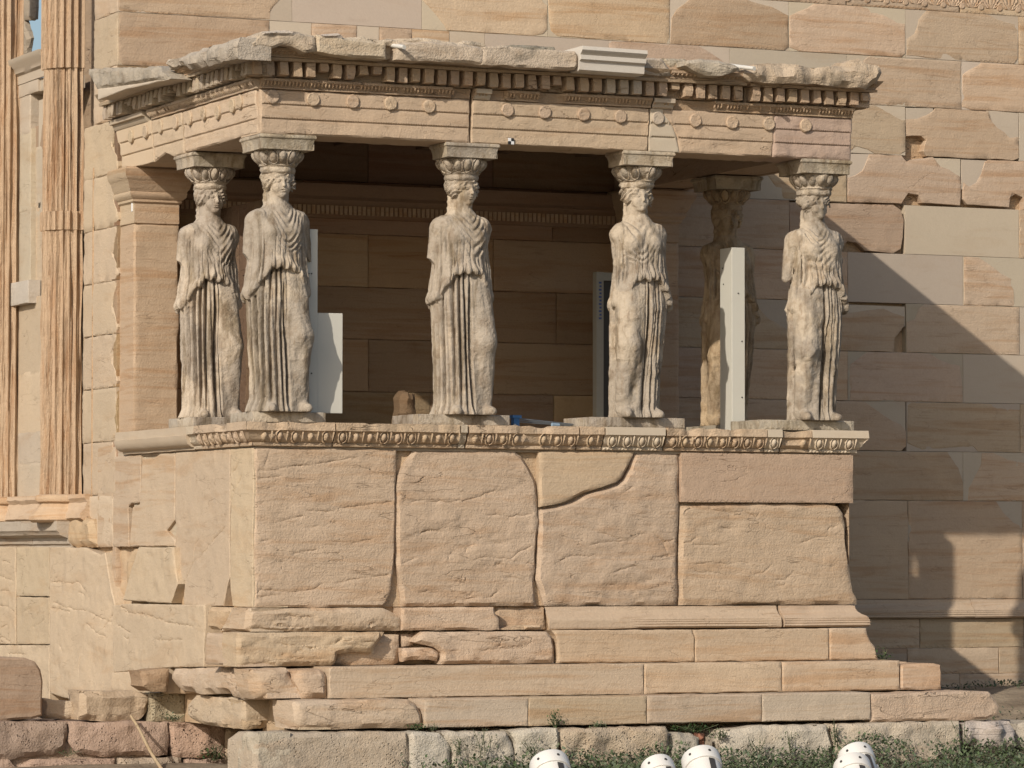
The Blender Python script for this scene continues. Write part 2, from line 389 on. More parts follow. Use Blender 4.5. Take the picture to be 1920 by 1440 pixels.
# frieze band at the top
for a, b in ((222, 700), (700, 1190), (1190, 1586), (1588, 1798), (1801, 2010), (2010, 2220)): wblk(-1, a, b, 'T')
# row 0
wblk(0, 222, 548, 'T', [(222, 25), (222, -20), (540, -20), (523, 0), (513, 11), (507, 22), (506, 36), (222, 26)], ZP)
wblk(0, 548, 791, 'N'); 
wblk(0, 791, 1027, 'T', [(791, 0), (809, 17), (823, 33), (833, 46), (838, 56), (880, 60), (1000, 67), (1019, 63), (1026, 54), (1027, 10), (1019, 4), (1008, -16), (785, -16)], ZP)
wblk(0, 1027, 1256, 'T', [(1028, -30), (1029, 40), (1033, 58), (1046, 68), (1200, 82), (1250, 82), (1255, 70), (1256, -30)], ZP)
wblk(0, 1256, 1479, 'T', [(1257, 90), (1259, 34), (1269, 17), (1280, 10), (1297, -5), (1400, -5), (1407, 2), (1447, 13), (1478, 29), (1478, 88), (1470, 95)], ZP)
wblk(0, 1479, 1698, 'T', [(1480, 30), (1497, 22), (1513, 15), (1527, 3), (1613, 8), (1627, 15), (1653, 27), (1673, 37), (1683, 43), (1697, 45), (1697, 100), (1690, 108), (1500, 97), (1480, 88)], ZP)
wblk(0, 1698, 1910, 'T', [(1250, 60), (1590, 80), (1650, 110), (1690, 120), (1765, 140), (1765, 330), (1745, 365), (1300, 330), (1140, 310), (1140, 220), (1185, 190), (1203, 150), (1207, 110)], Z4)
wblk(0, 1910, 2125, 'T')
# row 1
wblk(1, 222, 505, 'T'); wblk(1, 505, 584, 'N'); wblk(1, 584, 669, 'T'); wblk(1, 669, 711, 'N'); wblk(1, 711, 772, 'T'); wblk(1, 772, 843, 'T')
wblk(1, 843, 909, 'N'); wblk(1, 909, 1141, 'N')
wblk(1, 1141, 1368, 'T', [(1141, 72), (1310, 85), (1322, 92), (1340, 105), (1360, 118), (1368, 122), (1368, 200), (1141, 190)], ZP)
wblk(1, 1368, 1588, 'N'); wblk(1, 1588, 1803, 'T', [(930, 318), (1448, 345), (1441, 480), (1450, 560), (1445, 612), (1300, 606), (830, 590), (810, 400), (880, 350)], Z4)
wblk(1, 1803, 2020, 'T', [(1450, 600), (1455, 420), (1480, 400), (1550, 365), (1560, 350), (2100, 370), (2100, 650), (1700, 630), (1500, 615)], Z4)
# row 2
wblk(2, 1478, 1698, 'T', [(1480, 180), (1640, 195), (1663, 210), (1677, 218), (1693, 225), (1698, 224), (1698, 283), (1688, 294), (1640, 292), (1626, 280), (1608, 275), (1590, 285), (1480, 290)], ZP)
wblk(2, 1698, 1911, 'T', [(1135, 672), (1200, 670), (1250, 650), (1290, 625), (1300, 605), (1600, 625), (1620, 680), (1650, 720), (1690, 745), (1720, 775), (1770, 770), (1770, 890), (1740, 910), (1250, 885), (1232, 850), (1250, 790), (1225, 765), (1140, 765)], Z4, hole=[[(1699, 202), (1750, 203), (1750, 230), (1699, 228)], [(1850, 207), (1910, 212), (1910, 270), (1850, 262)]])
wblk(2, 1911, 2125, 'N')
# row 3
wblk(3, 1374, 1588, 'T', [(1374, 270), (1590, 280), (1588, 384), (1470, 372), (1455, 350), (1440, 330), (1420, 320), (1380, 320)], ZP)
wblk(3, 1588, 1802, 'T', [(930, 860), (1110, 872), (1140, 915), (1180, 895), (1290, 880), (1330, 935), (1380, 955), (1440, 995), (1445, 1040), (1440, 1155), (1330, 1150), (1225, 1140), (1205, 1095), (1150, 1088), (1110, 1145), (810, 1135), (808, 1000), (850, 985), (890, 960), (915, 910)], Z4, hole=[[(1590, 288), (1635, 289), (1630, 345), (1590, 345)], [(1745, 296), (1801, 298), (1801, 350), (1745, 350)]])
wblk(3, 1802, 2016, 'T', [(1455, 1020), (1490, 1050), (1530, 1030), (1560, 980), (1580, 910), (1600, 895), (2100, 920), (2100, 1180), (1800, 1180), (1795, 1110), (1750, 1090), (1722, 1110), (1715, 1165), (1480, 1150), (1455, 1120)], Z4, hole=[[(1803, 299), (1850, 301), (1850, 355), (1803, 355)]])
# row 4
wblk(4, 1480, 1695, 'T', [(1480, 379), (1675, 381), (1689, 394), (1696, 412), (1693, 444), (1689, 467), (1675, 478), (1622, 470), (1605, 455), (1588, 452), (1578, 470), (1480, 470)], ZP, hole=[])
wblk(4, 1697, 1911, 'N'); wblk(4, 1911, 2125, 'T')
# row 5
wblk(5, 1375, 1590, 'T'); wblk(5, 1590, 1806, 'N')
wblk(5, 1806, 2022, 'T', [(903, 512), (965, 512), (1010, 545), (1060, 585), (1110, 610), (1113, 722), (903, 715)], Z5)
# row 6
wblk(6, 1268, 1481, 'T', [(1268, 555), (1412, 558), (1425, 580), (1445, 600), (1481, 620), (1481, 665), (1268, 665)], ZP)
wblk(6, 1481, 1699, 'T', [(385, 740), (430, 745), (500, 735), (570, 728), (610, 745), (655, 760), (655, 800), (615, 850), (612, 912), (180, 912), (180, 735)], Z5, hole=[[(1482, 567), (1697, 575), (1697, 612), (1482, 600)]])
wblk(6, 1699, 1912, 'T', [(665, 785), (700, 770), (715, 730), (740, 702), (1133, 712), (1133, 922), (665, 918)], Z5); wblk(6, 1912, 2126, 'N')
# row 7
wblk(7, 1376, 1590, 'T'); wblk(7, 1590, 1806, 'T', [(430, 960), (500, 910), (520, 898), (740, 905), (760, 912), (800, 940), (850, 960), (897, 965), (897, 1120), (430, 1110)], Z5); wblk(7, 1806, 2020, 'N')
# row 8
wblk(8, 1483, 1700, 'T', [(180, 1100), (490, 1105), (540, 1150), (600, 1190), (640, 1210), (662, 1240), (662, 1300), (640, 1328), (180, 1328)], Z5, hole=[[(1600, 752), (1698, 753), (1698, 812), (1600, 810)]])
wblk(8, 1700, 1913, 'T', [(670, 1105), (1050, 1110), (1080, 1145), (1135, 1150), (1135, 1330), (960, 1320), (945, 1305), (900, 1300), (730, 1315), (668, 1285)], Z5); wblk(8, 1913, 2127, 'T')
# row 9
wblk(9, 1376, 1590, 'T'); wblk(9, 1590, 1806, 'T', [(1590, 843), (1776, 843), (1797, 877), (1806, 905), (1809, 940), (1590, 940)], ZP)
wblk(9, 1806, 2020, 'T', [(1815, 940), (1817, 915), (1830, 890), (1840, 870), (1841, 850), (1862, 846), (1890, 862), (1925, 868), (2020, 870), (2020, 945)], ZP)
# row 10: tall base slabs
wblk(10, 1480, 1703, 'T'); wblk(10, 1703, 1917, 'T', [(1703, 936), (1868, 936), (1880, 960), (1900, 980), (1917, 985), (1917, 1125), (1703, 1125)], ZP); wblk(10, 1917, 2240, 'T')
# the rest of each row, running bond, inside and behind the porch
for r, px in ((1, 0), (2, 1478), (3, 1374), (4, 1480), (5, 1375), (6, 1268), (7, 1376), (8, 1483), (9, 1376), (10, 1480)):
    if r == 1: continue
    z1, z0 = row(r); x = wx(px, (z0+z1)/2)
    while x > .05:
        a = max(.003, x-1.236); wblk(r, a, x, 'T'); x = a if a > .01 else 0
for r in range(-1, 11):                     # east of the frame
    z1, z0 = row(r); x = wx({-1: 2220, 0: 2125, 1: 2020, 2: 2125, 3: 2016, 4: 2125, 5: 2022, 6: 2126, 7: 2020, 8: 2127, 9: 2020, 10: 2240}[r], (z0+z1)/2)
    while x < 13.5: wblk(r, x, x+1.236, 'T'); x += 1.236
wall.build("south_wall", M_WALL, temple); walln.build("new_marble_infill", M_NEW, temple)
core = MB(); box(core, (.06, D+.085, -2.7), (13.4, D+.62, 4.9), (.46, .33, .21)); core.build("wall_core", M_RAW, temple, smooth=False)
# anthemion relief on the frieze band
fr_ = MB(); zb = ZW[1]
def relief(x, z, s):
    for k in range(-3, 4):
        a = k*.36; L_ = s*(1-.07*abs(k)); q = np.array([(x+math.sin(a)*s*.25-.013, z+.04), (x+math.sin(a)*s*.25+.013, z+.04), (x+math.sin(a)*L_+.02, z+.05+math.cos(a)*L_*.9), (x+math.sin(a)*L_-.02, z+.05+math.cos(a)*L_*.9)])
        stone(fr_, FW_, q, .012, .008, 0, 0, 0, .05, col=TAN, h0=.014)
    stone(fr_, FW_, np.array([(x+.1+.035*math.cos(t), z+.05+.035*math.sin(t)) for t in np.linspace(0, 6.28, 9)[:-1]]), .012, .01, 0, 0, 0, .04, col=TAN, h0=.014)
for k in range(14): relief(6.6+k*.21, zb+.015, .17)
fr_.build("anthemion_relief", M_WALL, temple)
# base moulding and plinth courses of the south wall (east of the porch)
TOE = [(-.02, -.0), (.012, -.004), (.016, -.03), (.03, -.055), (.06, -.078), (.085, -.088), (.092, -.098), (.10, -.105), (.098, -.115), (.108, -.122), (.104, -.132), (.112, -.142), (.106, -.152), (.112, -.165), (.10, -.178), (.06, -.184), (-.02, -.186)]
bm = MB(); Fb = Frame('Y', D)
x = PW+.02
for xe in (wx(1820, -1.4), wx(2050, -1.4), 13.4):
    extrude(bm, Fb, [(h*.8, -1.284+v) for h, v in TOE], x, xe-.004, TAN2, .06, .004); x = xe
bm.build("wall_base_moulding", M_WALL, temple)
bm = MB()
for z1, z0, hh, xs in ((-1.472, -1.75, .03, (1600, 1722, 1917, 2130)), (-1.752, -2.0, .05, (1600, 1697, 1868, 2080)), (-2.002, -2.5, .07, (1600, 1793, 2000, 2200))):
    xs = [wx(p, (z0+z1)/2) for p in xs]+[13.4]
    for a, b in zip(xs[:-1], xs[1:]): stone(bm, Fb, rect(a+.003, z0, b-.003, z1), .12, .006, .003, .003, .002, .07, col=jit(TAN2, .08), h0=hh)
bm.build("wall_plinth", M_WALL, temple)
# moulded band and pier capital on the wall inside the porch
bm = MB()
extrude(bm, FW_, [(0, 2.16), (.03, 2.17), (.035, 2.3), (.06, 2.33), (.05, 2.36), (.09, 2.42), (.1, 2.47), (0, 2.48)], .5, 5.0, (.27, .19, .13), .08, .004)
for k in range(100): 
    x = .55+k*.0445
    stone(bm, FW_, np.array([(x-.014, 2.2), (x+.014, 2.2), (x+.016, 2.28), (x-.016, 2.28)]), .03, .01, 0, 0, 0, .06, col=TAN, h0=.055)
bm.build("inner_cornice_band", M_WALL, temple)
# ------------------------------------------------------------------ west front of the building
FX = Frame('X', 0.0); wf = MB(); wfn = MB()
def yx(px, py, c=0.0): return Frame('X', c).at(px, py)[0]      # = -Y
# corner pier (anta) courses
for r in range(-1, 10):
    z1, z0 = row(r)
    ya = -D-.001; yb = yx(176, 100) if z1 > 3.3 else yx(155, 600)
    if r <= 1: stone(wf, FX, rect(yb, z0+.002, ya, z1-.002), .5, .006, .003, .003, .002, .05, col=jit(WEST, .05), chip=.01)
    else:
        w = [ya+.02, ya-.03+.06*rnd(), ya-.1-.06*rnd(), ya-.06-.08*rnd(), ya-.02]
        P = [(yb, z0+.002), (ya-.1*rnd(), z0+.002)]+[(w[i], z0+(z1-z0)*(i+.6)/5.2) for i in range(5)]+[(ya-.02*rnd(), z1-.002), (yb, z1-.002)]
        if r >= 8: P = rect(yb, z0+.002, ya, z1-.002)
        stone(wf, FX, P, .5, .008, .006, .004, .002, .05, col=jit(WEST, .05), chip=.02)
stone(wf, FX, rect(yx(155, 900), -.79, yx(212, 900), -.342), .5, .006, .003, .003, .002, .05, col=jit(WEST, .05))
stone(wf, FX, rect(yx(160, 600), -1.2, -D+.3, 3.2), .3, .02, .01, .012, .006, .06, col=OCH, h0=-.06)
st = MB(); stone(st, FX, rect(yx(173.5, 600)-.012, -.35, yx(173.5, 600)+.012, 2.6), .01, .004, .004, .002, 0, .06, col=(.45, .31, .19), h0=.004)
st.build("rusty_seam", M_RAW, temple)
# wall panels between the half columns, window and its frame
Fp = Frame('X', .07)
def wp(px0, py0, px1, py1, col, fr=Fp, h0=0.0, m=None, **k):
    a, b = fr.at(px0, py0), fr.at(px1, py1)
    stone(m or wf, fr, rect(min(a[0], b[0]), min(a[1], b[1]), max(a[0], b[0]), max(a[1], b[1])), k.pop('depth', .4), .004, .002, .003, .001, .06, col=col, h0=h0, **k)
for y0, y1, c in ((565, 700, WEST), (700, 812, WEST), (812, 870, PALE), (870, 935, PALE)): wp(10, y0+2, 80, y1, jit(c, .06))
wp(56, 237, 80, 280, (.33, .24, .17), h0=-.05); wp(56, 276, 80, 403, PALE, h0=-.05); wp(56, 400, 80, 565, (.36, .27, .2), h0=-.06)
for y0, y1 in ((165, 250), (250, 395), (395, 565)): wp(28, y0, 57, y1-1, jit(PALE, .06), h0=.0)
wp(34, 532, 68, 568, (.5, .45, .39), h0=.08, depth=.12)
wf.build("west_wall", M_WEST, temple)
wi = MB(); a = Fp.at(20, 170); b = Fp.at(85, 130)
extrude(wi, Fp, [(0, a[1]+.02), (.02, a[1]+.02), (.02, a[1]+.1), (.05, a[1]+.12), (.06, a[1]+.16), (.11, a[1]+.2), (.12, a[1]+.25), (0, a[1]+.25)], a[0]+.0, yx(82, 140), PALE, .1, .002)
a2 = Fp.at(20, 237); stone(wi, Fp, rect(a[0], a[1]-.10, yx(60, 200), a[1]+.02), .3, .004, .002, .002, 0, .08, col=PALE, h0=.012)
stone(wi, Fp, rect(a[0], a[1]-.10, yx(86, 200), a[1]+.02), .3, .004, .002, .002, 0, .08, col=PALE, h0=-.01)
box(wi, (.12, -yx(82, 200), 2.4), (.16, -yx(50, 200), 3.42), PALE)
wi.build("window_frame", M_NEW, temple)
# ruined block and column fragment seen through the opening at the top
fg = MB(); Fq = Frame('X', .4)
P = np.array([Fq.at(x/3.6-13, y/3.6) for x, y in ((150, -60), (265, -60), (258, 130), (195, 135), (215, 200), (232, 250), (215, 330), (212, 420), (205, 500), (150, 500))])
stone(fg, Fq, P, .07, .03, .02, .012, .01, .04, col=(.36, .3, .23)); fg.build("broken_inner_pier", M_RAW, temple)
# ledge under the half columns
lg = MB(); zt = FX.at(100, 977)[1]; ye = yx(140, 1000)
for a, b in ((-9.5, -6.9), (-6.9, -5.72), (-5.72, ye)):
    extrude(lg, FX, [(-.1, zt), (.17, zt), (.172, zt-.09), (.15, zt-.105), (.14, zt-.13), (.06, zt-.16), (.055, zt-.21), (.03, zt-.225), (.03, zt-.25), (-.1, zt-.25)], a+.002, b-.002, (.40, .345, .275), .08, .005)
P = np.array([FX.at(x/3.6, 780+y/3.6) for x, y in ((495, 730), (560, 660), (650, 700), (660, 885), (500, 885))])
stone(lg, FX, P, .3, .05, .02, .02, .008, .03, col=OCH, h0=.06); lg.build("ledge_cornice", M_WALL, temple)
# lower west wall: smooth old blocks with bedding cracks
lw = MB(); Fl = Frame('X', -.04); zl = -.80
def lwp(pts, c=WEST, h0=0.0, **k):
    P = np.array([Fl.at(x, y) for x, y in pts]); stone(lw, Fl, P, .35, k.pop('r', .008), .005, k.pop('rough', .006), k.pop('bed', .004), .028, col=jit(c, .04), h0=h0, bend=-.15, cd=.008, cw=.0055, **k)
WC = lambda L: [[Fl.at(x/3, 1012+y/3) for x, y in c] for c in L]
lwp([(-80, 1026), (29, 1026), (29, 1117), (29, 1208), (-80, 1208)], cracks=WC([[(-60, 190), (0, 205), (40, 220), (85, 235)], [(-40, 370), (0, 368), (55, 380), (85, 412)], [(10, 120), (60, 130)], [(0, 290), (50, 285)], [(5, 500), (45, 470)], [(0, 545), (60, 575)]]))
lwp([(31, 1026), (92, 1026), (92, 1118), (31, 1117)], bed=.001, r=.003); lwp([(31, 1119), (92, 1120), (92, 1208), (31, 1208)], cracks=WC([[(180, 490), (230, 470), (250, 440)], [(130, 400), (180, 385)]]))
lwp([(-80, 1209), (92, 1210), (92, 1365), (-80, 1365)], cracks=WC([[(0, 592), (100, 598), (270, 606)], [(40, 640), (150, 645)]]))
lwp([(93, 1026), (160, 1027), (188, 1040), (196, 1036), (205, 1090), (214, 1132), (214, 1262), (212, 1300), (150, 1318), (93, 1300)], cracks=WC([[(285, 240), (350, 236), (385, 246), (440, 238), (470, 280), (495, 305)], [(295, 350), (345, 372), (430, 396), (490, 398), (520, 420), (570, 445), (630, 462)], [(285, 385), (350, 395), (400, 412)], [(420, 232), (450, 250)], [(435, 295), (480, 310)], [(480, 470), (540, 520), (600, 552)], [(580, 500), (640, 410), (655, 380), (630, 300)], [(455, 640), (440, 720), (445, 790)], [(330, 590), (350, 640)], [(530, 540), (535, 590)]]))
lwp([(262, 1026), (328, 1026), (330, 1070), (335, 1095), (322, 1131), (232, 1126), (244, 1080)], h0=.01)
lwp([(225, 1045), (235, 1028), (262, 1030), (248, 1055), (240, 1080), (230, 1110), (224, 1105)], h0=-.06, c=OCH, r=.03)
lwp([(214, 1135), (240, 1132), (345, 1134), (386, 1134), (386, 1170), (384, 1250), (318, 1252), (214, 1262)], h0=.012, cracks=WC([[(655, 360), (730, 400), (850, 430), (950, 462), (1040, 482), (1155, 490)], [(650, 470), (700, 500), (745, 530)], [(690, 400), (760, 415), (820, 420)], [(880, 560), (960, 565), (1040, 560)], [(1010, 690), (990, 640)], [(700, 545), (730, 560), (725, 590)]]))
lwp([(212, 1262), (318, 1253), (318, 1300), (260, 1300), (212, 1295)], h0=.02)
stone(lw, Fl, np.array([Fl.at(x, y) for x, y in ((150, 1027), (345, 1027), (345, 1300), (150, 1300))]), .3, .01, .01, .03, .012, .04, col=OCH, h0=-.1)
box(lw, (.14, .6, -2.27), (.6, 9.5, -.83), OCH); box(lw, (.14, 2.05, -2.6), (.6, 9.5, -2.272), OCH)
lw.build("lower_west_wall", M_WEST, temple)
# half columns
def half_column(yc, r0, name):
    mb = MB(); nth = 168; z0, z1 = FX.at(110, 934)[1], 5.0
    zr = FX.at(110, 437)[1], FX.at(110, 402)[1]; zu = FX.at(110, 137)[1]
    zs = np.unique(np.r_[np.arange(z0, z1, .028), [zr[0]-.002, zr[0]+.002, zr[1]-.002, zr[1]+.002, zu-.002, zu+.002]])
    th = np.linspace(-math.pi*.62, math.pi*.62, nth)   # 0 = facing west
    V = []
    for z in zs:
        q = np.c_[np.cos(th)*2.2, np.sin(th)*2.2+yc, np.full(nth, z*.75)]
        er = np.clip(fbm(q*1.6, 7, 3)+.15, 0, 1.2); er2 = np.clip(fbm(np.c_[q[:, 0]*5, q[:, 1]*5, q[:, 2]*1.1], 9, 3), 0, 1)
        clean = (zr[0] < z < zr[1]) or z > zu
        ph = (th*24/(2*math.pi)*1.0) % 1.0
        fl = -.034*np.sqrt(np.clip(1-((ph-.5)/.44)**2, 0, 1))
        r = r0*(1-.012*(z+.3)/5)
        if clean and name == 0: rr = r*1.04+fl
        else: rr = r-er*.032-er2*.026+fl*(1-.45*np.clip(er, 0, 1))
        V.append(np.c_[-np.cos(th)*rr+.03, yc-np.sin(th)*rr, np.full(nth, z)])
    m = len(zs); F = [[i*nth+j, i*nth+j+1, (i+1)*nth+j+1, (i+1)*nth+j] for i in range(m-1) for j in range(nth-1)]
    mb.add(np.concatenate(V), F, (.475, .35, .238), rnd())
    c = mb.build("half_column", M_COL, temple)
    b = MB(); prof = [(r0+.005, z0+.03), (r0+.035, z0+.02), (r0+.045, z0-.01), (r0+.035, z0-.035), (r0+.0, z0-.045), (r0+.0, z0-.06), (r0+.035, z0-.1), (r0+.065, z0-.13), (r0+.09, z0-.16), (r0+.09, z0-.2), (r0+.06, z0-.225), (r0-.1, z0-.226)]
    t2 = np.linspace(-math.pi*.6, math.pi*.6, 60); V = []
    for rr, z in prof: 
        n = noise(np.c_[np.cos(t2)*5, np.sin(t2)*5, np.full(60, z*9+yc)], 3)*.012
        V.append(np.c_[-np.cos(t2)*(rr+n)+.03, yc-np.sin(t2)*(rr+n), np.full(60, z)])
    k = len(prof); b.add(np.concatenate(V), [[i*60+j, (i+1)*60+j, (i+1)*60+j+1, i*60+j+1] for i in range(k-1) for j in range(59)], (.5, .37, .25), rnd())
    b.build("column_base", M_WALL, c)
M_COL = stone_mat("fluted_column_stone", vein=.6, vt=(.47, .66), veincol=(.38, .28, .2), blotch=.3, dark=.45, bump=.7, vscale=(7, 7, .8))
half_column(4.955, .25, 0); half_column(6.82, .25, 1)
bb = MB(); extrude(bb, FX, [(-.1, zt+.24), (.05, zt+.235), (.06, zt+.2), (.045, zt+.18), (.03, zt+.16), (.05, zt+.1), (.085, zt+.06), (.09, zt+.02), (.05, zt), (-.1, zt)], -9.5, yx(168, 960), (.5, .38, .27), .06, .01)
bb.build("wall_base_band", M_WALL, temple)
ow = MB(); box(ow, (.12, 4.5, -.8), (.5, 9.6, 2.45), WEST); box(ow, (.45, 3.6, -.8), (.9, 6.2, 4.9), (.35, .26, .18)); ow.build("west_wall_core", M_RAW, temple, smooth=False)
# ------------------------------------------------------------------ porch podium
podium = thing("porch_podium", "tall marble podium of huge weathered slabs crowned by an egg moulding that carries the statues", "podium", (PW/2, 1.7, -1.75))
F0 = Frame('Y', 0.0)
ZA = (440, 780, 3.2); ZB = (980, 780, 2.909); ZC = (440, 1120, 3.2); ZD = (980, 1120, 3.692); ZE = (1440, 960, 3.0)
def ps(name, fr, pts, zoom, mt=M_SLAB, par=None, col=TAN2, cl=None, ck=None, cz=None, um=9, **k):
    if ck: k['cracks'] = [tr(fr, *cz, c) for c in ck]
    mb = MB(); P = tr(fr, *zoom, pts); P[:, 0] = np.minimum(P[:, 0], um)
    if cl: P[:, 1] = np.clip(P[:, 1], cl[0], cl[1])
    stone(mb, fr, P, k.pop('depth', .3), k.pop('r', .018), k.pop('edge', .006), k.pop('rough', .008)*.45, k.pop('bed', .007)*.8, k.pop('step', .022), col=jit(col, .04), **k)
    return mb.build(name, mt, par or podium)
ZG = (460, 820, 3.31); ZH = (1000, 820, 2.909)
OC = (.47, .34, .215)
zb0, zb1 = -1.281, -.004
ps("podium_slab", F0, [(122, 180), (972, 190), (970, 400), (968, 600), (968, 800), (955, 930), (935, 1060), (915, 1120), (890, 1150), (500, 1156), (118, 1158)], ZA, cl=(zb0, zb1), bed=.010, rough=.006, step=.02, ck=[[(60, 985), (90, 945), (200, 950), (260, 960), (420, 945), (470, 915), (520, 905)], [(560, 905), (680, 880), (760, 865), (920, 850)], [(60, 255), (150, 250), (250, 232)], [(65, 200), (110, 205), (190, 205), (230, 180)], [(115, 195), (120, 165), (145, 110), (155, 65)], [(205, 525), (300, 500), (380, 480)], [(360, 455), (520, 460), (600, 435), (760, 420), (930, 400)], [(200, 190), (420, 165), (600, 140), (720, 125)], [(80, 650), (170, 630)], [(280, 725), (420, 700), (500, 690)], [(70, 1000), (120, 985), (200, 975)], [(380, 560), (480, 545)], [(640, 660), (800, 630)]], cz=ZG, keep=lambda p: p[0] < .03 or p[1] > -.01)
ps("podium_slab", F0, [(1080, 195), (1685, 200), (1730, 240), (1770, 300), (1810, 380), (1820, 430), (1822, 600), (1828, 640), (1824, 740), (1822, 780), (1815, 870), (1800, 960), (1812, 1060), (1815, 1150), (1008, 1155), (1003, 1090), (985, 940), (972, 850), (970, 700), (972, 500), (975, 420), (985, 360), (1020, 290)], ZA, cl=(zb0, zb1), bed=.012, rough=.011, r=.03, ck=[[(950, 785), (1000, 775), (1060, 755), (1110, 740)], [(1000, 400), (1130, 395), (1290, 400), (1430, 380), (1500, 345), (1610, 325), (1700, 305)], [(1060, 600), (1140, 580), (1240, 572)], [(1290, 695), (1260, 760), (1255, 790)], [(1415, 770), (1430, 750), (1560, 745), (1640, 755), (1690, 720), (1740, 690), (1790, 670)], [(1560, 800), (1590, 770), (1640, 755)], [(960, 870), (1000, 930), (1040, 960), (1150, 955), (1200, 965)], [(1220, 1045), (1300, 1030), (1340, 1000), (1420, 965), (1490, 945)], [(1340, 1000), (1440, 1000), (1540, 985), (1590, 930)], [(1590, 850), (1650, 870), (1700, 880), (1740, 920)], [(1290, 900), (1350, 870), (1330, 930)], [(1480, 480), (1640, 490), (1800, 475)], [(1720, 770), (1770, 780), (1810, 820)], [(1350, 730), (1380, 690), (1420, 660)]], cz=ZG)
ps("podium_slab", F0, [(88, 185), (606, 195), (580, 268), (538, 340), (508, 360), (420, 391), (340, 416), (270, 451), (200, 476), (93, 497)], ZB, cl=(zb0, zb1), mt=M_WALL, rough=.003, bed=.001, r=.02, col=(.47, .36, .25), h0=.012)
ps("podium_slab", F0, [(95, 512), (200, 494), (275, 469), (345, 432), (430, 405), (520, 377), (553, 352), (590, 283), (614, 195), (855, 195), (855, 400), (852, 600), (845, 800), (853, 1045), (120, 1045), (104, 960), (80, 890), (84, 820), (90, 700), (93, 600)], ZB, cl=(zb0, zb1), bed=.014, rough=.015, r=.03, ck=[[(285, 590), (420, 570), (540, 560), (580, 535), (620, 520)], [(630, 500), (680, 545), (720, 600), (740, 650), (785, 670)], [(660, 530), (720, 575), (790, 550)], [(640, 650), (700, 655), (740, 640), (790, 655)], [(400, 745), (480, 725), (530, 705), (600, 705)], [(270, 430), (320, 445)], [(590, 325), (650, 320), (660, 330)], [(330, 510), (400, 530), (460, 555), (540, 550)], [(170, 645), (300, 650), (370, 640)], [(470, 310), (560, 265)], [(60, 500), (110, 505)], [(110, 690), (200, 650)], [(590, 360), (640, 400)]], cz=ZH)
ps("podium_slab", F0, [(861, 195), (1800, 203), (1800, 475), (860, 469)], ZB, cl=(zb0, zb1), mt=M_ARCH, rough=.001, bed=0, r=.004, edge=.001, col=(.45, .33, .235), h0=.012, step=.06).data
ps("podium_slab", F0, [(865, 490), (1000, 476), (1650, 478), (1720, 495), (1755, 530), (1770, 600), (1775, 700), (1790, 780), (1795, 900), (1805, 960), (1830, 1000), (1828, 1030), (1500, 1040), (858, 1042), (852, 900), (857, 820), (862, 700)], ZB, cl=(zb0, zb1), bed=.012, rough=.012, r=.035, ck=[[(800, 580), (860, 570), (910, 535)], [(810, 415), (860, 385), (950, 390), (1060, 405), (1160, 405), (1220, 435), (1240, 395)], [(870, 690), (960, 685), (1070, 690), (1120, 680), (1190, 685)], [(860, 715), (900, 735), (1050, 745)], [(1310, 775), (1380, 775), (1415, 740), (1490, 750), (1540, 785)], [(1380, 775), (1370, 805), (1310, 810)], [(1590, 520), (1620, 490), (1680, 480)], [(1440, 580), (1540, 550), (1600, 540)], [(850, 580), (960, 590), (1050, 585)], [(1050, 910), (1200, 905), (1350, 910)], [(1010, 490), (1120, 500)], [(1190, 745), (1260, 735), (1310, 690)]], cz=ZH)
# west side of the podium
def pw(pts, zoom=(0, 0, 1.0), par=None, name="podium_slab", c=0.0, **k): return ps(name, Frame('X', c), pts, zoom, par=par, col=k.pop('col', WEST), cl=k.pop('cl', (zb0, zb1)), **k)
pw([(432, 836), (474, 830), (474, 1145), (436, 1140), (431, 1100), (432, 1000)], bed=.004, r=.006, cz=(160, 780, 5.333), ck=[[(1450, 600), (1500, 520), (1540, 430), (1560, 330)], [(1455, 1010), (1450, 850), (1500, 720), (1570, 570)]], mt=M_WEST)
pw([(329, 840), (431, 833), (430, 1000), (431, 1080), (425, 1105), (418, 1140), (345, 1135), (344, 1120), (347, 1090), (331, 1075), (329, 1020), (331, 985), (328, 975)], bed=.003, r=.006, mt=M_WEST, cz=(130, 980, 4.8), ck=[[(1010, 640), (1040, 520), (1110, 350), (1160, 320), (1250, 210), (1340, 100), (1430, 20)], [(1110, 350), (1130, 200), (1170, 130)], [(980, 470), (1040, 350)]])
pw([(266, 860), (284, 860), (302, 840), (328, 840), (327, 975), (312, 995), (327, 1012), (328, 1024), (242, 1025), (248, 950), (262, 945), (265, 880)], bed=.003, mt=M_WALL, r=.01)
pw([(228, 850), (263, 848), (263, 942), (246, 944), (240, 950), (241, 1025), (212, 1026), (212, 850)], bed=0, mt=M_WALL, r=.006, cl=(-.795, zb1))
pw([(183, 828), (211, 828), (211, 1026), (183, 1026)], bed=0, mt=M_WALL, r=.006, cl=(-.795, .13))
pw([(245, 850), (330, 850), (330, 1026), (245, 1026)], bed=0, mt=M_WALL, r=.006, cl=(-.795, zb1), h0=-.03, col=PALE)
cb = MB(); box(cb, (.10, .09, -1.75), (PW-.12, D, -.02), (.46, .33, .21)); cb.build("podium_core", M_RAW, podium, smooth=False)
cb = MB(); stone(cb, F0, rect(.9, zb0, 4.3, -.01), .1, .004, 0, .004, .002, .08, col=OCH, h0=-.065); 
Fe = Frame('Y', .05)
for a, b in ((.03, .8), (.8, 1.7), (1.7, 2.6), (2.6, D)):      # east face
    V = [(PW-.02, a, -1.284), (PW-.02, b-.004, -1.284), (PW-.02, b-.004, 0), (PW-.02, a, 0)]; cb.add(V, [[0, 1, 2, 3]], jit(TAN2))
cb.build("podium_backing", M_RAW, podium)
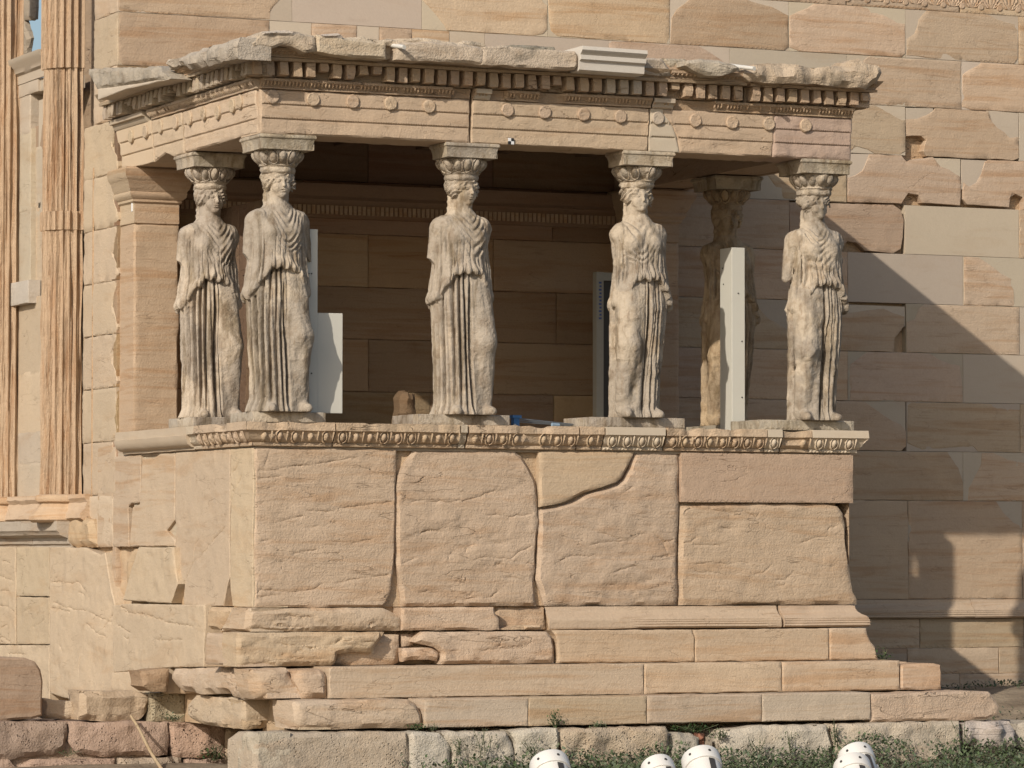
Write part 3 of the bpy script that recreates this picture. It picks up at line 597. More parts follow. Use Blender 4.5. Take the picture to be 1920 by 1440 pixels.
# floor of the porch
fl = MB(); box(fl, (.02, .02, -.015), (PW-.02, D, .12), (.42, .35, .27)); fl.build("porch_floor", M_WALL, podium, smooth=False)

# egg moulding
EGG = [(.0, .2), (.10, .2), (.105, .135), (.085, .128), (.075, .118), (.06, .07), (.035, .045), (.02, .04), (.028, .03), (.026, .012), (.0, .006)]
def egg(mb, fr, u, z, s, col, worn):
    """one egg with its two shell rims, half sunk in the moulding"""
    n = 10; a = np.linspace(0, 2*math.pi, n, endpoint=False); V = []; F = []
    k = .95 if worn else 1.0
    for j, t in enumerate(np.linspace(0, math.pi/2, 5)):
        V += [(u+s*.74*k*math.cos(t)*math.cos(q)*(1-.25*(math.sin(q) < 0)*abs(math.sin(q))), z+s*1.0*k*math.cos(t)*math.sin(q), s*.95*k*math.sin(t)+.0) for q in a]
    V = np.array(V); h = V[:, 2]+.054+(V[:, 1]-z)*.45
    F = [[j*n+i, j*n+(i+1) % n, (j+1)*n+(i+1) % n, (j+1)*n+i] for j in range(4) for i in range(n)]
    mb.add(fr.w(V[:, :2], h), F, col, rnd())
    for sg in (-1, 1):
        if worn and rnd() < .6: continue
        V = []; m = 7; w = .006 if not worn else .005
        for i in range(m):
            q = math.pi/2-sg*(i/(m-1))*math.pi*.95; rx, rz = s*.92, s*1.28
            for dx in (-w, 0, w): V.append((u+(rx+dx)*math.cos(q), z+(rz+dx)*math.sin(q)+.004, .066+(s*math.sin(q))*.45+(.016 if dx == 0 else -.01)))
        V = np.array(V); mb.add(fr.w(V[:, :2], V[:, 2]), [[i*3+j, i*3+j+1, i*3+j+4, i*3+j+3] for i in range(m-1) for j in (0, 1)], col, rnd())
    V = np.array([(u+s*1.42-.006, z+s*1.2, .09), (u+s*1.42+.006, z+s*1.2, .09), (u+s*1.42, z-s*1.0, .055), (u+s*1.42, z+s*.9, .11)])
    mb.add(fr.w(V[:, :2], V[:, 2]), [[0, 1, 3], [1, 2, 3], [2, 0, 3]], col, rnd())
def eggs(fr, u0, u1, col, new=False, m0=0, m1=0, gap0=0, gap1=0, pitch=.116, plainm=False):
    mb = MB(); s = int(rnd()*999)
    def wob(u, h, v):
        if new: return h, v
        q = np.c_[u*6, v*3, np.full(len(u), s)]; e = np.clip(fbm(q, s, 3)-.05, 0, 1.2)*sm(.07, .12, v)
        e2 = np.clip(noise(np.c_[u*11, v*20, u*0+s], s+3), 0, 1)*.010
        return h-e*.05*(h > .03)-e2, v-e*.03*sm(.15, .2, v)
    z = 0.0
    extrude(mb, fr, EGG, u0, u1, col, .022, 0 if new else .004, m0, m1, mod=wob)
    if not plainm:
        n = max(1, int((u1-u0-gap0-gap1)/pitch)); p = (u1-u0-gap0-gap1)/n
        for i in range(n):
            if not new and rnd() < .05: continue
            egg(mb, fr, u0+gap0+(i+.5)*p, .082+(0 if new else .004*(rnd()-.5)), .040, jit(col, .05), not new)
        if new:                               # bead row
            for i in range(int((u1-u0)/.034)):
                u = u0+(i+.5)*.034; a = np.linspace(0, 2*math.pi, 6, endpoint=False)
                V = np.array([(u+.013*math.cos(q), .02+.012*math.sin(q), .026) for q in a]+[(u, .02, .042)])
                mb.add(fr.w(V[:, :2], V[:, 2]), [[j, (j+1) % 6, 6] for j in range(6)], col, rnd())
    return mb.build("egg_moulding", M_NEW if new else M_RAW, podium)
fx = lambda px: F0.at(px, 815)[0]
MC = (.47, .36, .25)
eggs(F0, 0.0, fx(620), MC, m0=-1, gap0=.0); eggs(F0, fx(623), fx(854), MC); eggs(F0, fx(857), fx(868), PALE, plainm=True); eggs(F0, fx(872), fx(1076), MC); eggs(F0, fx(1079), fx(1124), MC)
eggs(F0, fx(1127), fx(1238), (.52, .44, .34), new=True); eggs(F0, fx(1243), fx(1428), MC); eggs(F0, fx(1430), fx(1457), (.52, .44, .34), new=True); eggs(F0, fx(1460), fx(1512), MC)
eggs(F0, fx(1514), PW, (.52, .44, .34), new=True, m1=1)
Fw0 = Frame('X', 0.0); gx = lambda px, py: Fw0.at(px, py)[0]
eggs(Fw0, gx(383, 815), 0.0, (.46, .36, .26), m1=1, pitch=.14); eggs(Fw0, gx(369, 817)+.002, gx(383, 815), (.5, .42, .32), plainm=True)
mb = MB(); extrude(mb, Fw0, [(0, .2), (.09, .2), (.09, .13), (.105, .127), (.10, .1), (.085, .06), (.05, .035), (.02, .03), (.02, .01), (0, .006)], gx(234, 830), gx(369, 817), (.47, .39, .295), .05, .004); mb.build("egg_moulding", M_NEW, podium)
mb = MB(); extrude(mb, Frame('X', PW), [(0, .2), (-.1, .2), (-.1, .13), (-.03, .04), (0, .006)], -D, 0, (.52, .44, .34), .1, 0, 0, -1); mb.build("egg_moulding", M_NEW, podium)

# base moulding pieces (toe) and plinth blocks
y0 = -.10; Ft = Frame('Y', y0); zt1, zt0 = -1.287, -1.472
ps("base_moulding", Ft, [(85, 62), (900, 62), (945, 82), (985, 105), (998, 130), (998, 208), (100, 212), (70, 190)], ZC, cl=(zt0, zt1), bed=.015, rough=.012, r=.04, depth=.4, cz=ZG, ck=[[(160, 1140), (210, 1120), (330, 1105), (400, 1110)], [(120, 1170), (250, 1178), (400, 1172)], [(620, 1190), (760, 1190), (800, 1155)], [(260, 1075), (420, 1072), (560, 1075)]])
ps("base_moulding", Ft, [(1002, 58), (1560, 58), (1570, 100), (1590, 130), (1592, 208), (1004, 208)], ZC, cl=(zt0, zt1), bed=.008, rough=.01, r=.02, depth=.4)
ps("base_moulding", Frame('Y', .06), [(1575, 55), (1870, 55), (1870, 215), (1575, 215)], ZC, cl=(zt0, zt1), bed=.004, rough=.02, r=.02, col=OCH)
ps("base_moulding", Ft, [(1600, 190), (1700, 170), (1850, 165), (1856, 212), (1600, 212)], ZC, cl=(zt0, zt1), r=.02, col=OCH, h0=-.02)
def toe(u0, u1, new, m1=0):
    mb = MB(); s = int(rnd()*99)
    def f(u, h, v):
        if new: k = sm(u0+.6, u0+.9, u)*(1-.5*sm(u1-.3, u1, u)); return h*(k*.9+.1)+(1-k)*.085*sm(-1.31, -1.40, v), v
        return h-.012*np.clip(fbm(np.c_[u*5, v*9, u*0+s], s, 2), 0, 1), v
    extrude(mb, F0, [(h, -1.287+v) for h, v in TOE], u0, u1, TAN2, .03, .002, 0, m1, mod=f); mb.build("base_moulding", M_WALL, podium)
tx = lambda px, z=-1.4: F0.at(px, 1160)[0]
toe(tx(1021), tx(1455), True); toe(tx(1461), PW, False, 1)
pw([(387, 1134), (433, 1137), (432, 1150), (408, 1182), (388, 1180)], c=cx(468, 1160, -.1)-.004, um=.08, name="base_moulding", cl=(zt0, zt1), bed=.012, rough=.015, r=.03, col=OCH)
pw([(434, 1138), (470, 1139), (464, 1160), (470, 1186), (412, 1182)], c=cx(470, 1160, -.1)-.012, um=.08, name="base_moulding", cl=(zt0, zt1), bed=.004, rough=.008, r=.02)
yq = -.15; Fq_ = Frame('Y', yq); zs1, zs0 = -1.476, -1.748
kw = dict(cl=(zs0, zs1), depth=.35)
ps("plinth_block", Frame('Y', yq+.10), [(600, 205), (990, 225), (996, 390), (960, 412), (600, 415)], ZC, r=.05, rough=.012, **kw)
ps("plinth_block", Fq_, [(18, 212), (905, 208), (880, 250), (850, 300), (845, 335), (700, 325), (622, 340), (615, 390), (590, 420), (18, 432)], ZC, r=.035, bed=.02, rough=.014, cz=ZG, ck=[[(210, 1270), (240, 1290), (380, 1300), (560, 1330)], [(560, 1270), (680, 1260), (800, 1265)], [(600, 1290), (780, 1295)], [(260, 1370), (400, 1375), (540, 1370)]], **kw)
ps("plinth_block", Frame('Y', yq+.12), [(1005, 222), (1085, 222), (1080, 285), (1010, 295)], ZC, r=.03, **kw)
ps("plinth_block", Fq_, [(1135, 208), (1880, 204), (1912, 235), (1925, 300), (1925, 408), (1240, 408), (1248, 335), (1205, 300), (1080, 265)], ZC, r=.03, bed=.012, rough=.01, cz=ZG, ck=[[(1230, 1330), (1400, 1325), (1560, 1315), (1760, 1300)], [(1560, 1245), (1590, 1270), (1570, 1310)]], **kw)
ps("plinth_block", Frame('Y', yq+.03), [(1010, 305), (1200, 302), (1245, 332), (1225, 385), (1180, 372), (1060, 375), (1020, 390)], ZC, r=.03, bed=.02, rough=.012, **kw)
ps("plinth_block", Frame('Y', yq+.2), [(900, 205), (1250, 205), (1250, 420), (900, 420)], ZC, r=.03, rough=.02, col=OCH, **kw)
ps("plinth_block", Fq_, [(200, 228), (1172, 225), (1193, 275), (1195, 470), (243, 474), (246, 390), (240, 310), (225, 260)], ZD, mt=M_WALL, r=.012, rough=.003, bed=.002, chip=.01, **kw)
ps("plinth_block", Fq_, [(1178, 225), (2120, 215), (2124, 470), (1198, 470), (1196, 275)], ZD, mt=M_WALL, r=.008, rough=.003, bed=.002, **kw)
ps("plinth_block", Fq_, [(346, 655), (555, 652), (563, 690), (578, 725), (605, 760), (622, 850), (347, 850)], ZE, mt=M_WALL, r=.012, rough=.004, bed=.002, **kw)
pw([(386, 1187), (444, 1190), (445, 1252), (384, 1250)], c=cx(446, 1220, -.15), um=.135, name="plinth_block", cl=(zs0, zs1), bed=.004, r=.02, mt=M_WALL, col=(.45, .35, .25), depth=.3)

# ------------------------------------------------------------------ steps
steps = thing("stepped_base", "two long marble steps running below the podium of the statue porch", "steps", (PW/2, -.4, -2.24))
Fs1 = Frame('Y', -.45); Fs2 = Frame('Y', -.78)
def sb(fr, x0, x1, z1, z0, mt=M_WALL, col=TAN2, **k):
    mb = MB(); stone(mb, fr, rect(fr.at(x0, 1280)[0]+.003, z0, fr.at(x1, 1280)[0]-.003, z1), k.pop('depth', .55), k.pop('r', .01), k.pop('edge', .004), k.pop('rough', .003), k.pop('bed', .002), .03, col=jit(col, .06), **k)
    return mb.build("step_block", mt, steps)
z1a, z1b = -1.752, -1.998; z2a, z2b = -2.002, -2.226
sb(Fs1, 617, 1208, z1a, z1b, r=.006, rough=.001, bed=0, col=(.47, .37, .275)); sb(Fs1, 1208, 1467, z1a, z1b, chip=.01); sb(Fs1, 1467, 1688, z1a, z1b, chip=.01)
ps("step_block", Fs1, [(748, 858), (940, 852), (975, 862), (982, 900), (980, 1000), (746, 1003)], ZE, mt=M_WALL, par=steps, r=.02, rough=.006, cl=(z1b, z1a), depth=.5)
sb(Fs2, 796, 991, z2a, z2b, r=.006, bed=.001, col=(.47, .385, .295)); sb(Fs2, 991, 1213, z2a, z2b, r=.006, bed=.001, col=(.47, .37, .26)); sb(Fs2, 1213, 1429, z2a, z2b, col=(.455, .36, .27)); sb(Fs2, 1429, 1633, z2a, z2b, r=.006, col=(.47, .39, .30))
ps("step_block", Fs2, [(583, 1025), (1150, 1008), (1250, 1012), (1275, 1040), (1300, 1090), (1295, 1140), (1230, 1165), (1100, 1172), (583, 1184)], ZE, par=steps, r=.02, rough=.006, bed=.003, chip=.03, cl=(z2b-.02, z2a), depth=.5, mt=M_RAW)
# broken west ends of the steps
ps("step_block", Fs1, [(380, 440), (540, 432), (562, 470), (568, 560), (568, 616), (412, 618), (400, 560), (370, 500)], ZC, par=steps, r=.05, rough=.012, bed=.004, cl=(z1b, z1a), depth=.4)
ps("step_block", Frame('Y', -.40), [(100, 435), (330, 425), (370, 490), (400, 560), (415, 618), (150, 620), (120, 560)], ZC, par=steps, r=.09, rough=.02, bed=.006, cl=(z1b, z1a), depth=.4)
ps("step_block", Frame('X', cx(490, 1285, -.40)), [(318, 1254), (450, 1250), (476, 1258), (488, 1290), (490, 1310), (450, 1312), (420, 1300), (380, 1302), (335, 1295), (320, 1280)], (0, 0, 1), par=steps, r=.05, rough=.02, bed=.008, cl=(z1b-.02, z1a), depth=.35, col=WEST)
ps("step_block", Fs2, [(360, 622), (700, 615), (1050, 612), (1100, 640), (1130, 700), (1142, 805), (375, 815), (365, 720)], ZC, par=steps, r=.04, rough=.014, bed=.010, cl=(z2b, z2a), depth=.5, col=(.49, .39, .28))
ps("step_block", Frame('X', fx(0)*0+Fs2.at(557, 1340)[0]-.005), [(500, 1320), (552, 1318), (553, 1372), (530, 1370), (512, 1352)], (0, 0, 1), par=steps, r=.05, rough=.02, cl=(z2b, z2a), depth=.3, col=WEST)
ib = MB(); box(ib, (.2, -.25, -2.6), (5.9, .3, -1.8), OCH); box(ib, (5.5, -.1, -2.6), (6.3, D, -2.02), TAN); box(ib, (5.4, -.12, -2.02), (5.9, D, -1.77), TAN)
ib.build("step_core", M_RAW, steps, smooth=False)
# ------------------------------------------------------------------ entablature of the porch
ent = thing("porch_entablature", "weathered beam with round discs, dentils and broken cornice resting on the statues", "entablature", (PW/2, 1.7, 2.508))
YA = -.111; FA = Frame('Y', YA); XA = 0.0; XE = 5.377; zA0, zA1 = 2.508, 2.862; zF1, zF2 = 2.628, 2.742
def fasc(uv): return .012*(uv[:, 1] > zF1+.002)+.012*(uv[:, 1] > zF2+.002)
ax = lambda px, z=2.65: FA.at(px, 240+(px-887)*.045)[0]
def arch(pts, col=TAN2, mt=M_ARCH, fr=FA, zoom=Z2, **k):
    mb = MB(); P = tr(fr, *zoom, pts); P[:, 1] = np.clip(P[:, 1], zA0, zA1)
    k['cracks'] = [[(P[:, 0].min(), z), (P[:, 0].max(), z)] for z in (zF1, zF2)]; k['cd'] = .005; k['cw'] = .006; k['cj'] = 0.0
    stone(mb, fr, P, k.pop('depth', .45), k.pop('r', .008), k.pop('edge', .004), k.pop('rough', .004), k.pop('bed', .003), .019, col=jit(col, .05), extra=fasc, **k)
    return mb.build("architrave_block", mt, ent)
a1 = arch([(170, 560), (1585, 640), (1590, 970), (1500, 962), (1400, 958), (1150, 948), (950, 930), (700, 922), (400, 910), (172, 905)], chip=.015, r=.014)
a2 = arch([(15, 600), (1205, 660), (1210, 860), (1205, 1025), (1000, 1022), (500, 995), (15, 975)], zoom=Z3)
a3 = arch([(1215, 660), (1300, 670), (1300, 770), (1370, 860), (1400, 940), (1418, 1040), (1212, 1035)], zoom=Z3, col=(.52, .45, .35), mt=M_NEW, r=.004, rough=.001, bed=0)
a4 = arch([(-200, 560), (390, 600), (388, 890), (220, 885), (-136, 872), (-150, 783), (-178, 717), (-235, 642), (-238, 560)], zoom=Z4, chip=.02, r=.012)
a5 = arch([(388, 600), (828, 640), (826, 912), (388, 890)], zoom=Z4, chip=.03, rough=.009, col=PINK, r=.012)
FXa = Frame('X', XA)
def archw(pts, **k): return arch(pts, fr=FXa, zoom=(0, 0, 3.6), col=k.pop('col', WEST), **k)
b1 = archw([(1250, 640), (1690, 530), (1742, 540), (1742, 900), (1610, 925), (1500, 960), (1350, 1000), (1245, 1030)], chip=.02, r=.012); b2 = archw([(1042, 700), (1244, 640), (1242, 1035), (1170, 1060), (1115, 1035), (1042, 1100)], r=.01)
b3 = archw([(800, 760), (1038, 700), (1038, 1100), (910, 1132), (822, 1132), (820, 1000)], r=.004, rough=.001, bed=0, mt=M_NEW, col=(.50, .40, .29))
ib = MB(); box(ib, (XA+.3, YA+.3, zA0+.01), (XA+.42, D, 3.0), TAN); box(ib, (XE-.45, YA+.3, zA0+.01), (XE-.02, D, 3.0), TAN); box(ib, (.3, YA+.3, zA0+.012), (XE-.3, YA+.46, 3.0), TAN)
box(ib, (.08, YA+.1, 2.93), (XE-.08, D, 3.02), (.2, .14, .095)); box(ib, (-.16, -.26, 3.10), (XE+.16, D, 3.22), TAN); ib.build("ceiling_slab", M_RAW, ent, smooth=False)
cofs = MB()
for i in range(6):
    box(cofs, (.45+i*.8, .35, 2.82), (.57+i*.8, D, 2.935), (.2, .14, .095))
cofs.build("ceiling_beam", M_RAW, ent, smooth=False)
# round discs on the upper fascia
def disc(fr, u, z, par, col, worn=.3, R=.056):
    mb = MB(); n = 20; a = np.linspace(0, 2*math.pi, n, endpoint=False); V = []
    s = int(rnd()*999)
    for rr, h in ((R, -.01), (R, .010), (R*.86, .017), (R*.45, .015), (0.001, .016)):
        q = np.c_[np.cos(a)*3, np.sin(a)*3, np.full(n, s)]; w = 1+worn*.12*noise(q, s)*(rr > .02)
        V += [(u+rr*w[i]*math.cos(a[i]), z+rr*w[i]*math.sin(a[i]), .024+h*(1-worn*.4*max(0, noise(q[i:i+1]*.6, s+2)[0]))) for i in range(n)]
    V = np.array(V); mb.add(fr.w(V[:, :2], V[:, 2]), [[j*n+i, j*n+(i+1) % n, (j+1)*n+(i+1) % n, (j+1)*n+i] for j in range(4) for i in range(n)], jit(col, .06), rnd())
    o = mb.build("disc", M_RAW, par); return o
for px, par in [(509, a1), (585, a1), (659, a1), (730, a1), (802, a1), (949, a2), (1019, a2), (1092, a2), (1161, a2), (1231, a3), (1301, a4), (1370, a4), (1439, a4), (1508, a5)]:
    y = {509: 182, 585: 187, 659: 191, 730: 195, 802: 200, 949: 207, 1019: 211, 1092: 215, 1161: 219, 1231: 222, 1301: 226, 1370: 230, 1439: 233, 1508: 236}[px]
    u, z = FA.at(px, y); disc(FA, u, z, par, PALE if px == 1231 else TAN2, .2 if px in (1231, 1092) else .6)
for x, y, par in [(905, 920, b3), (1003, 890, b3), (1103, 855, b2), (1205, 830, b2), (1300, 800, b1), (1395, 765, b1), (1490, 760, b1), (1590, 715, b1), (1640, 690, b1)]:
    u, z = FXa.at(x/3.6, y/3.6); disc(FXa, u, z, par, WEST, .5, .06)
# leaf moulding between beam and dentils (tongues), patchy where broken
def leafrow(fr, u0, u1, z0, z1, h0, col, pitch, name, breaks=(), par=None, keepp=.93, mt=None):
    mb = MB(); m = MB()
    def f(u, h, v):
        k = np.ones(len(u))
        for a, b in breaks: k = k*(1-sm(a-.02, a+.02, u)*(1-sm(b-.02, b+.02, u)))
        return h*(.25+.75*k)-.008*np.clip(noise(np.c_[u*7, v*9, u*0], 4), 0, 1), v
    extrude(mb, fr, [(-.03, z1), (h0+.055, z1), (h0+.056, z1-.02), (h0+.034, z1-.03), (h0+.026, (z0+z1)/2), (h0+.010, z0+.014), (h0+.016, z0+.011), (h0+.016, z0), (-.03, z0-.004)], u0, u1, col, .03, .002, mod=f)
    n = int((u1-u0)/pitch)
    for i in range(n):
        u = u0+(i+.5)*pitch
        if any(a < u < b for a, b in breaks) or rnd() > keepp: continue
        w = pitch*.33; za, zc = z1-.022, z0+.016
        V = np.array([(u-w, za, h0+.04), (u+w, za, h0+.04), (u+w*.9, (za+zc)/2, h0+.036), (u, zc, h0+.016), (u-w*.9, (za+zc)/2, h0+.036), (u, za, h0+.056), (u, (za+zc)/2, h0+.05)])
        mb.add(fr.w(V[:, :2], V[:, 2]), [[4, 3, 6], [3, 2, 6], [2, 1, 5, 6], [0, 4, 6, 5]], jit(col, .06), rnd())
    return mb.build(name, mt or M_RAW, par or ent)
LC = (.42, .31, .21)
zd0 = 2.945
leafrow(FA, XA-.0, ax(880), 2.866, zd0, .024, LC, .031, "leaf_moulding", [(ax(845), ax(882))])
leafrow(FA, ax(884), ax(1217), 2.866, zd0, .024, LC, .031, "leaf_moulding", [(ax(912), ax(945)), (ax(1010), ax(1050))], keepp=.8)
leafrow(FA, ax(1219), ax(1448), 2.866, zd0, .024, LC, .031, "leaf_moulding", [(ax(1260), ax(1330))], keepp=.55)
leafrow(FA, ax(1449), XE, 2.866, zd0, .024, LC, .031, "leaf_moulding")
leafrow(FXa, FXa.at(290, 200)[0], -YA, 2.866, zd0, .024, (.42, .33, .24), .04, "leaf_moulding")
for p0, p1 in ((886, 915), (1219, 1258)):
    nb = MB(); extrude(nb, FA, [(0, 2.86), (.03, 2.862), (.05, 2.885), (.055, 2.905), (.085, 2.91), (.088, zd0), (0, zd0)], ax(p0), ax(p1), PALE, .1, 0); nb.build("plain_moulding_repair", M_NEW, ent)
nb = MB(); extrude(nb, FXa, [(0, 2.86), (.03, 2.862), (.05, 2.885), (.055, 2.905), (.085, 2.91), (.088, zd0), (0, zd0)], FXa.at(800/3.6, 212)[0], FXa.at(1020/3.6, 200)[0], PALE, .1, 0)
nb.build("plain_moulding_repair", M_NEW, ent)
# dentils
def dentils(fr, u0, u1, z0, z1, hb, hd, pitch, col, name="dentil_course", new=(), broken=.12, taper=.75):
    mb = MB()
    extrude(mb, fr, [(-.05, z0-.004), (hb, z0-.003), (hb+.004, z1), (-.05, z1)], u0, u1, (.36, .27, .18), .06, .004)
    n = int(round((u1-u0)/pitch)); p = (u1-u0)/n
    for i in range(n):
        u = u0+(i+.5)*p; w = p*.31
        isn = any(a < u < b for a, b in new)
        zz0 = z0+.002
        top = z1; h = hd*(1 if isn else .9+.12*rnd())
        if not isn and rnd() < broken: zz0 += .05*rnd()+.02
        a = rnd()*.012; c = PALE if isn else jit(col, .08)
        q = lambda: 0 if isn else (rnd()-.5)*.012
        b8 = [(u-w+q(), zz0+q(), hb-.01), (u+w+q(), zz0+q(), hb-.01), (u+w*taper+w*.2+q(), zz0+a+q()*.5, h+q()), (u-w*taper-w*.2+q(), zz0+a+q()*.5, h+q()), (u-w, top, hb-.01), (u+w, top, hb-.01), (u+w*.98+q(), top, h*.95), (u-w*.98+q(), top, h*.95), (u+w+q()*.6, (zz0+top)/2, h+q()), (u-w+q()*.6, (zz0+top)/2, h+q())]
        V = np.array(b8); mb.add(fr.w(V[:, :2], V[:, 2]), [[0, 1, 2, 3][::-1], [3, 2, 8, 9][::-1], [9, 8, 6, 7][::-1], [1, 5, 6, 8, 2][::-1], [0, 3, 9, 7, 4][::-1]], c, rnd())
    return mb.build(name, M_RAW, ent, smooth=False)
DC = (.43, .32, .22)
dz0, dz1 = 2.955, 3.075
Fd = Frame('Y', YA)
dentils(Fd, XA-.13, ax(1068), dz0, dz1, .03, .15, .1165, DC); dentils(Fd, ax(1070), ax(1218), dz0, dz1, .03, .15, .1165, DC, new=[(ax(1118), ax(1196))]); dentils(Fd, ax(1218), ax(1384), dz0, dz1, .03, .14, .1165, DC, broken=.3); dentils(Fd, ax(1392), XE+.13, dz0, dz1, .03, .15, .1165, DC)
dentils(FXa, -D, -YA+.13, dz0, dz1, .03, .15, .1165, (.40, .33, .25), broken=.2)
dentils(Frame('X', XE), YA-.1, D, dz0, dz1, .0, -.13, .12, DC) if False else None
ee = MB(); box(ee, (XE-.05, YA+.02, 2.51), (XE, D, 2.95), TAN); box(ee, (XE-.05, YA-.1, 2.955), (XE+.13, D, 3.16), TAN); box(ee, (XE-.05, .55, 3.16), (XE+.34, D, 3.3), TAN); ee.build("east_side_beam", M_RAW, ent, smooth=False)
# bed mouldings above the dentils
BED = [(-.05, 3.078), (.165, 3.078), (.17, 3.10), (.155, 3.105), (.16, 3.115), (.18, 3.135), (.2, 3.16), (.21, 3.175), (-.05, 3.178)]
mb = MB(); extrude(mb, FA, BED, XA, ax(1384), (.37, .28, .19), .04, .006, -1, 0); extrude(mb, FA, BED, ax(1392), XE, (.43, .32, .22), .04, .006, 0, 1); extrude(mb, FXa, BED, -D, -YA, (.42, .34, .25), .04, .006, 0, 1); mb.build("bed_moulding", M_RAW, ent)
for a, b, fr in ((XA-.12, XA+.62, FA), (ax(1240), ax(1384), FA), (ax(1395), XE+.14, FA), (FXa.at(325, 130)[0], -YA+.16, FXa)): leafrow(fr, a, b, 3.105, 3.168, .155, LC, .04, "leaf_moulding")
# cornice slabs with broken edges
CY = YA-.34; FC = Frame('Y', CY); CXw = XA-.33; FCx = Frame('X', CXw)
def corn(fr, pts, zoom, mt=M_CORN, col=(.47, .39, .30), depth=.34, name="cornice_block", **k):
    mb = MB(); P = tr(fr, *zoom, pts); P[:, 0] = np.minimum(P[:, 0], -CY-.01) if fr.kind == 'X' else np.maximum(P[:, 0], CXw)
    stone(mb, fr, P, depth, k.pop('r', .02), k.pop('edge', .012), k.pop('rough', .014), k.pop('bed', .008), .022, col=jit(col, .05), **k)
    return mb.build(name, mt, ent)
CG = (.43, .37, .30)
corn(FC, [(108, 290), (150, 245), (190, 215), (250, 208), (440, 220), (455, 228), (557, 236), (556, 345), (490, 358), (440, 340), (400, 310), (330, 300), (250, 325), (180, 318), (120, 325)], Z2)
corn(FC, [(560, 250), (562, 232), (720, 235), (740, 255), (850, 262), (960, 280), (1025, 272), (1028, 398), (850, 390), (750, 375), (680, 368), (600, 350), (560, 345)], Z2, rough=.008)
cg = Frame('Y', CY+.12); corn(cg, [(1020, 300), (1095, 300), (1095, 395), (1020, 395)], Z2, r=.01)
corn(FC, [(1092, 280), (1200, 282), (1350, 275), (1500, 300), (1560, 292), (1685, 322), (1680, 438), (1560, 425), (1300, 412), (1090, 405)], Z2, rough=.007)
corn(FC, [(95, 318), (230, 305), (300, 320), (380, 330), (600, 338), (720, 345), (735, 380), (735, 440), (720, 468), (600, 465), (450, 455), (290, 445), (82, 430)], Z3, rough=.009)
# ragged top bed along the cornice
def rag(fr, pts, zoom, **k): return corn(fr, pts, zoom, name="cornice_top_fragment", **k)
rag(Frame('Y', CY-.02), [(185, 212), (300, 200), (440, 215), (446, 238), (300, 240), (190, 232)], Z2, rough=.01, depth=.3, col=(.47, .41, .34)); rag(Frame('Y', CY-.015), [(585, 232), (700, 226), (735, 245), (725, 258), (600, 252)], Z2, depth=.3, col=(.47, .41, .34))
rag(Frame('Y', CY+.05), [(740, 250), (860, 245), (980, 270), (1020, 258), (1110, 262), (1250, 255), (1380, 268), (1500, 288), (1545, 272), (1640, 285), (1700, 300), (1700, 325), (740, 300)], Z2, depth=.3, rough=.02, col=(.48, .40, .31)); rag(Frame('Y', CY+.03), [(215, 310), (350, 300), (575, 318), (590, 350), (400, 360), (220, 345)], Z3, depth=.3, rough=.02, col=(.30, .27, .22))
# new marble cornice piece
mb = MB(); za = lambda y: FC.at(1150, y)[1]
u0, u1 = FC.at(1086, 110)[0], FC.at(1208, 110)[0]; zc1, zc0 = za(91), za(136)
extrude(mb, FC, [(-.35, zc1), (.06, zc1), (.065, zc1-.03), (.045, zc1-.05), (.02, zc1-.066), (.035, zc1-.07), (.035, zc1-.105), (.005, zc1-.12), (0, zc0+.01), (-.02, zc0), (-.35, zc0)], u0, u1, (.56, .52, .46), .1, 0, mod=lambda u, h, v: (h, v-(u-u0)*.013)); mb.build("cornice_repair", M_NEW, ent)
corn(Frame('Y', CY+.14), [(1110, 470), (1110, 385), (1190, 385), (1300, 392), (1340, 440), (1400, 520), (1250, 510), (1110, 490)], Z3, rough=.03, depth=.4)
corn(Frame('Y', CY+.2), [(1310, 392), (1470, 395), (1480, 450), (1580, 520), (1850, 540), (1850, 560), (1400, 530), (1330, 450)], Z3, rough=.03, depth=.4, col=(.38, .32, .25))
corn(FC, [(1465, 405), (1580, 392), (1700, 402), (1745, 415), (1800, 440), (1850, 470), (1790, 488), (1700, 510), (1620, 510), (1530, 478), (1465, 440)], Z3, rough=.012, depth=.4, r=.03, col=(.45, .39, .31))
corn(Frame('Y', CY+.04), [(245, 392), (290, 355), (450, 352), (640, 378), (790, 368), (828, 372), (835, 335), (885, 325), (905, 352), (990, 368), (1005, 410), (985, 460), (930, 500), (870, 488), (700, 478), (500, 465), (280, 455), (245, 430)], Z4, rough=.04, r=.05, depth=.42, bed=.012, col=(.47, .38, .28))
corn(FCx, [(1090, 470), (1110, 400), (1210, 375), (1350, 320), (1550, 270), (1640, 235), (1720, 222), (1742, 260), (1740, 330), (1690, 365), (1600, 388), (1450, 425), (1350, 450), (1260, 470), (1200, 440), (1150, 440)], (0, 0, 3.6), rough=.02, r=.04, col=(.42, .365, .295), depth=.3)
corn(FCx, [(660, 600), (740, 590), (960, 560), (1060, 540), (1140, 535), (950, 580), (860, 600), (660, 672)], (0, 0, 3.6), mt=M_NEW, rough=.002, r=.006, edge=.002, bed=0, depth=.32, col=(.50, .43, .34))
corn(FCx, [(640, 575), (600, 500), (600, 465), (690, 458), (960, 455), (1040, 440), (1065, 450), (1085, 470), (1150, 530), (1060, 545), (960, 562), (740, 592), (650, 605)], (0, 0, 3.6), rough=.02, r=.03, depth=.36, h0=.01, col=(.37, .32, .26))
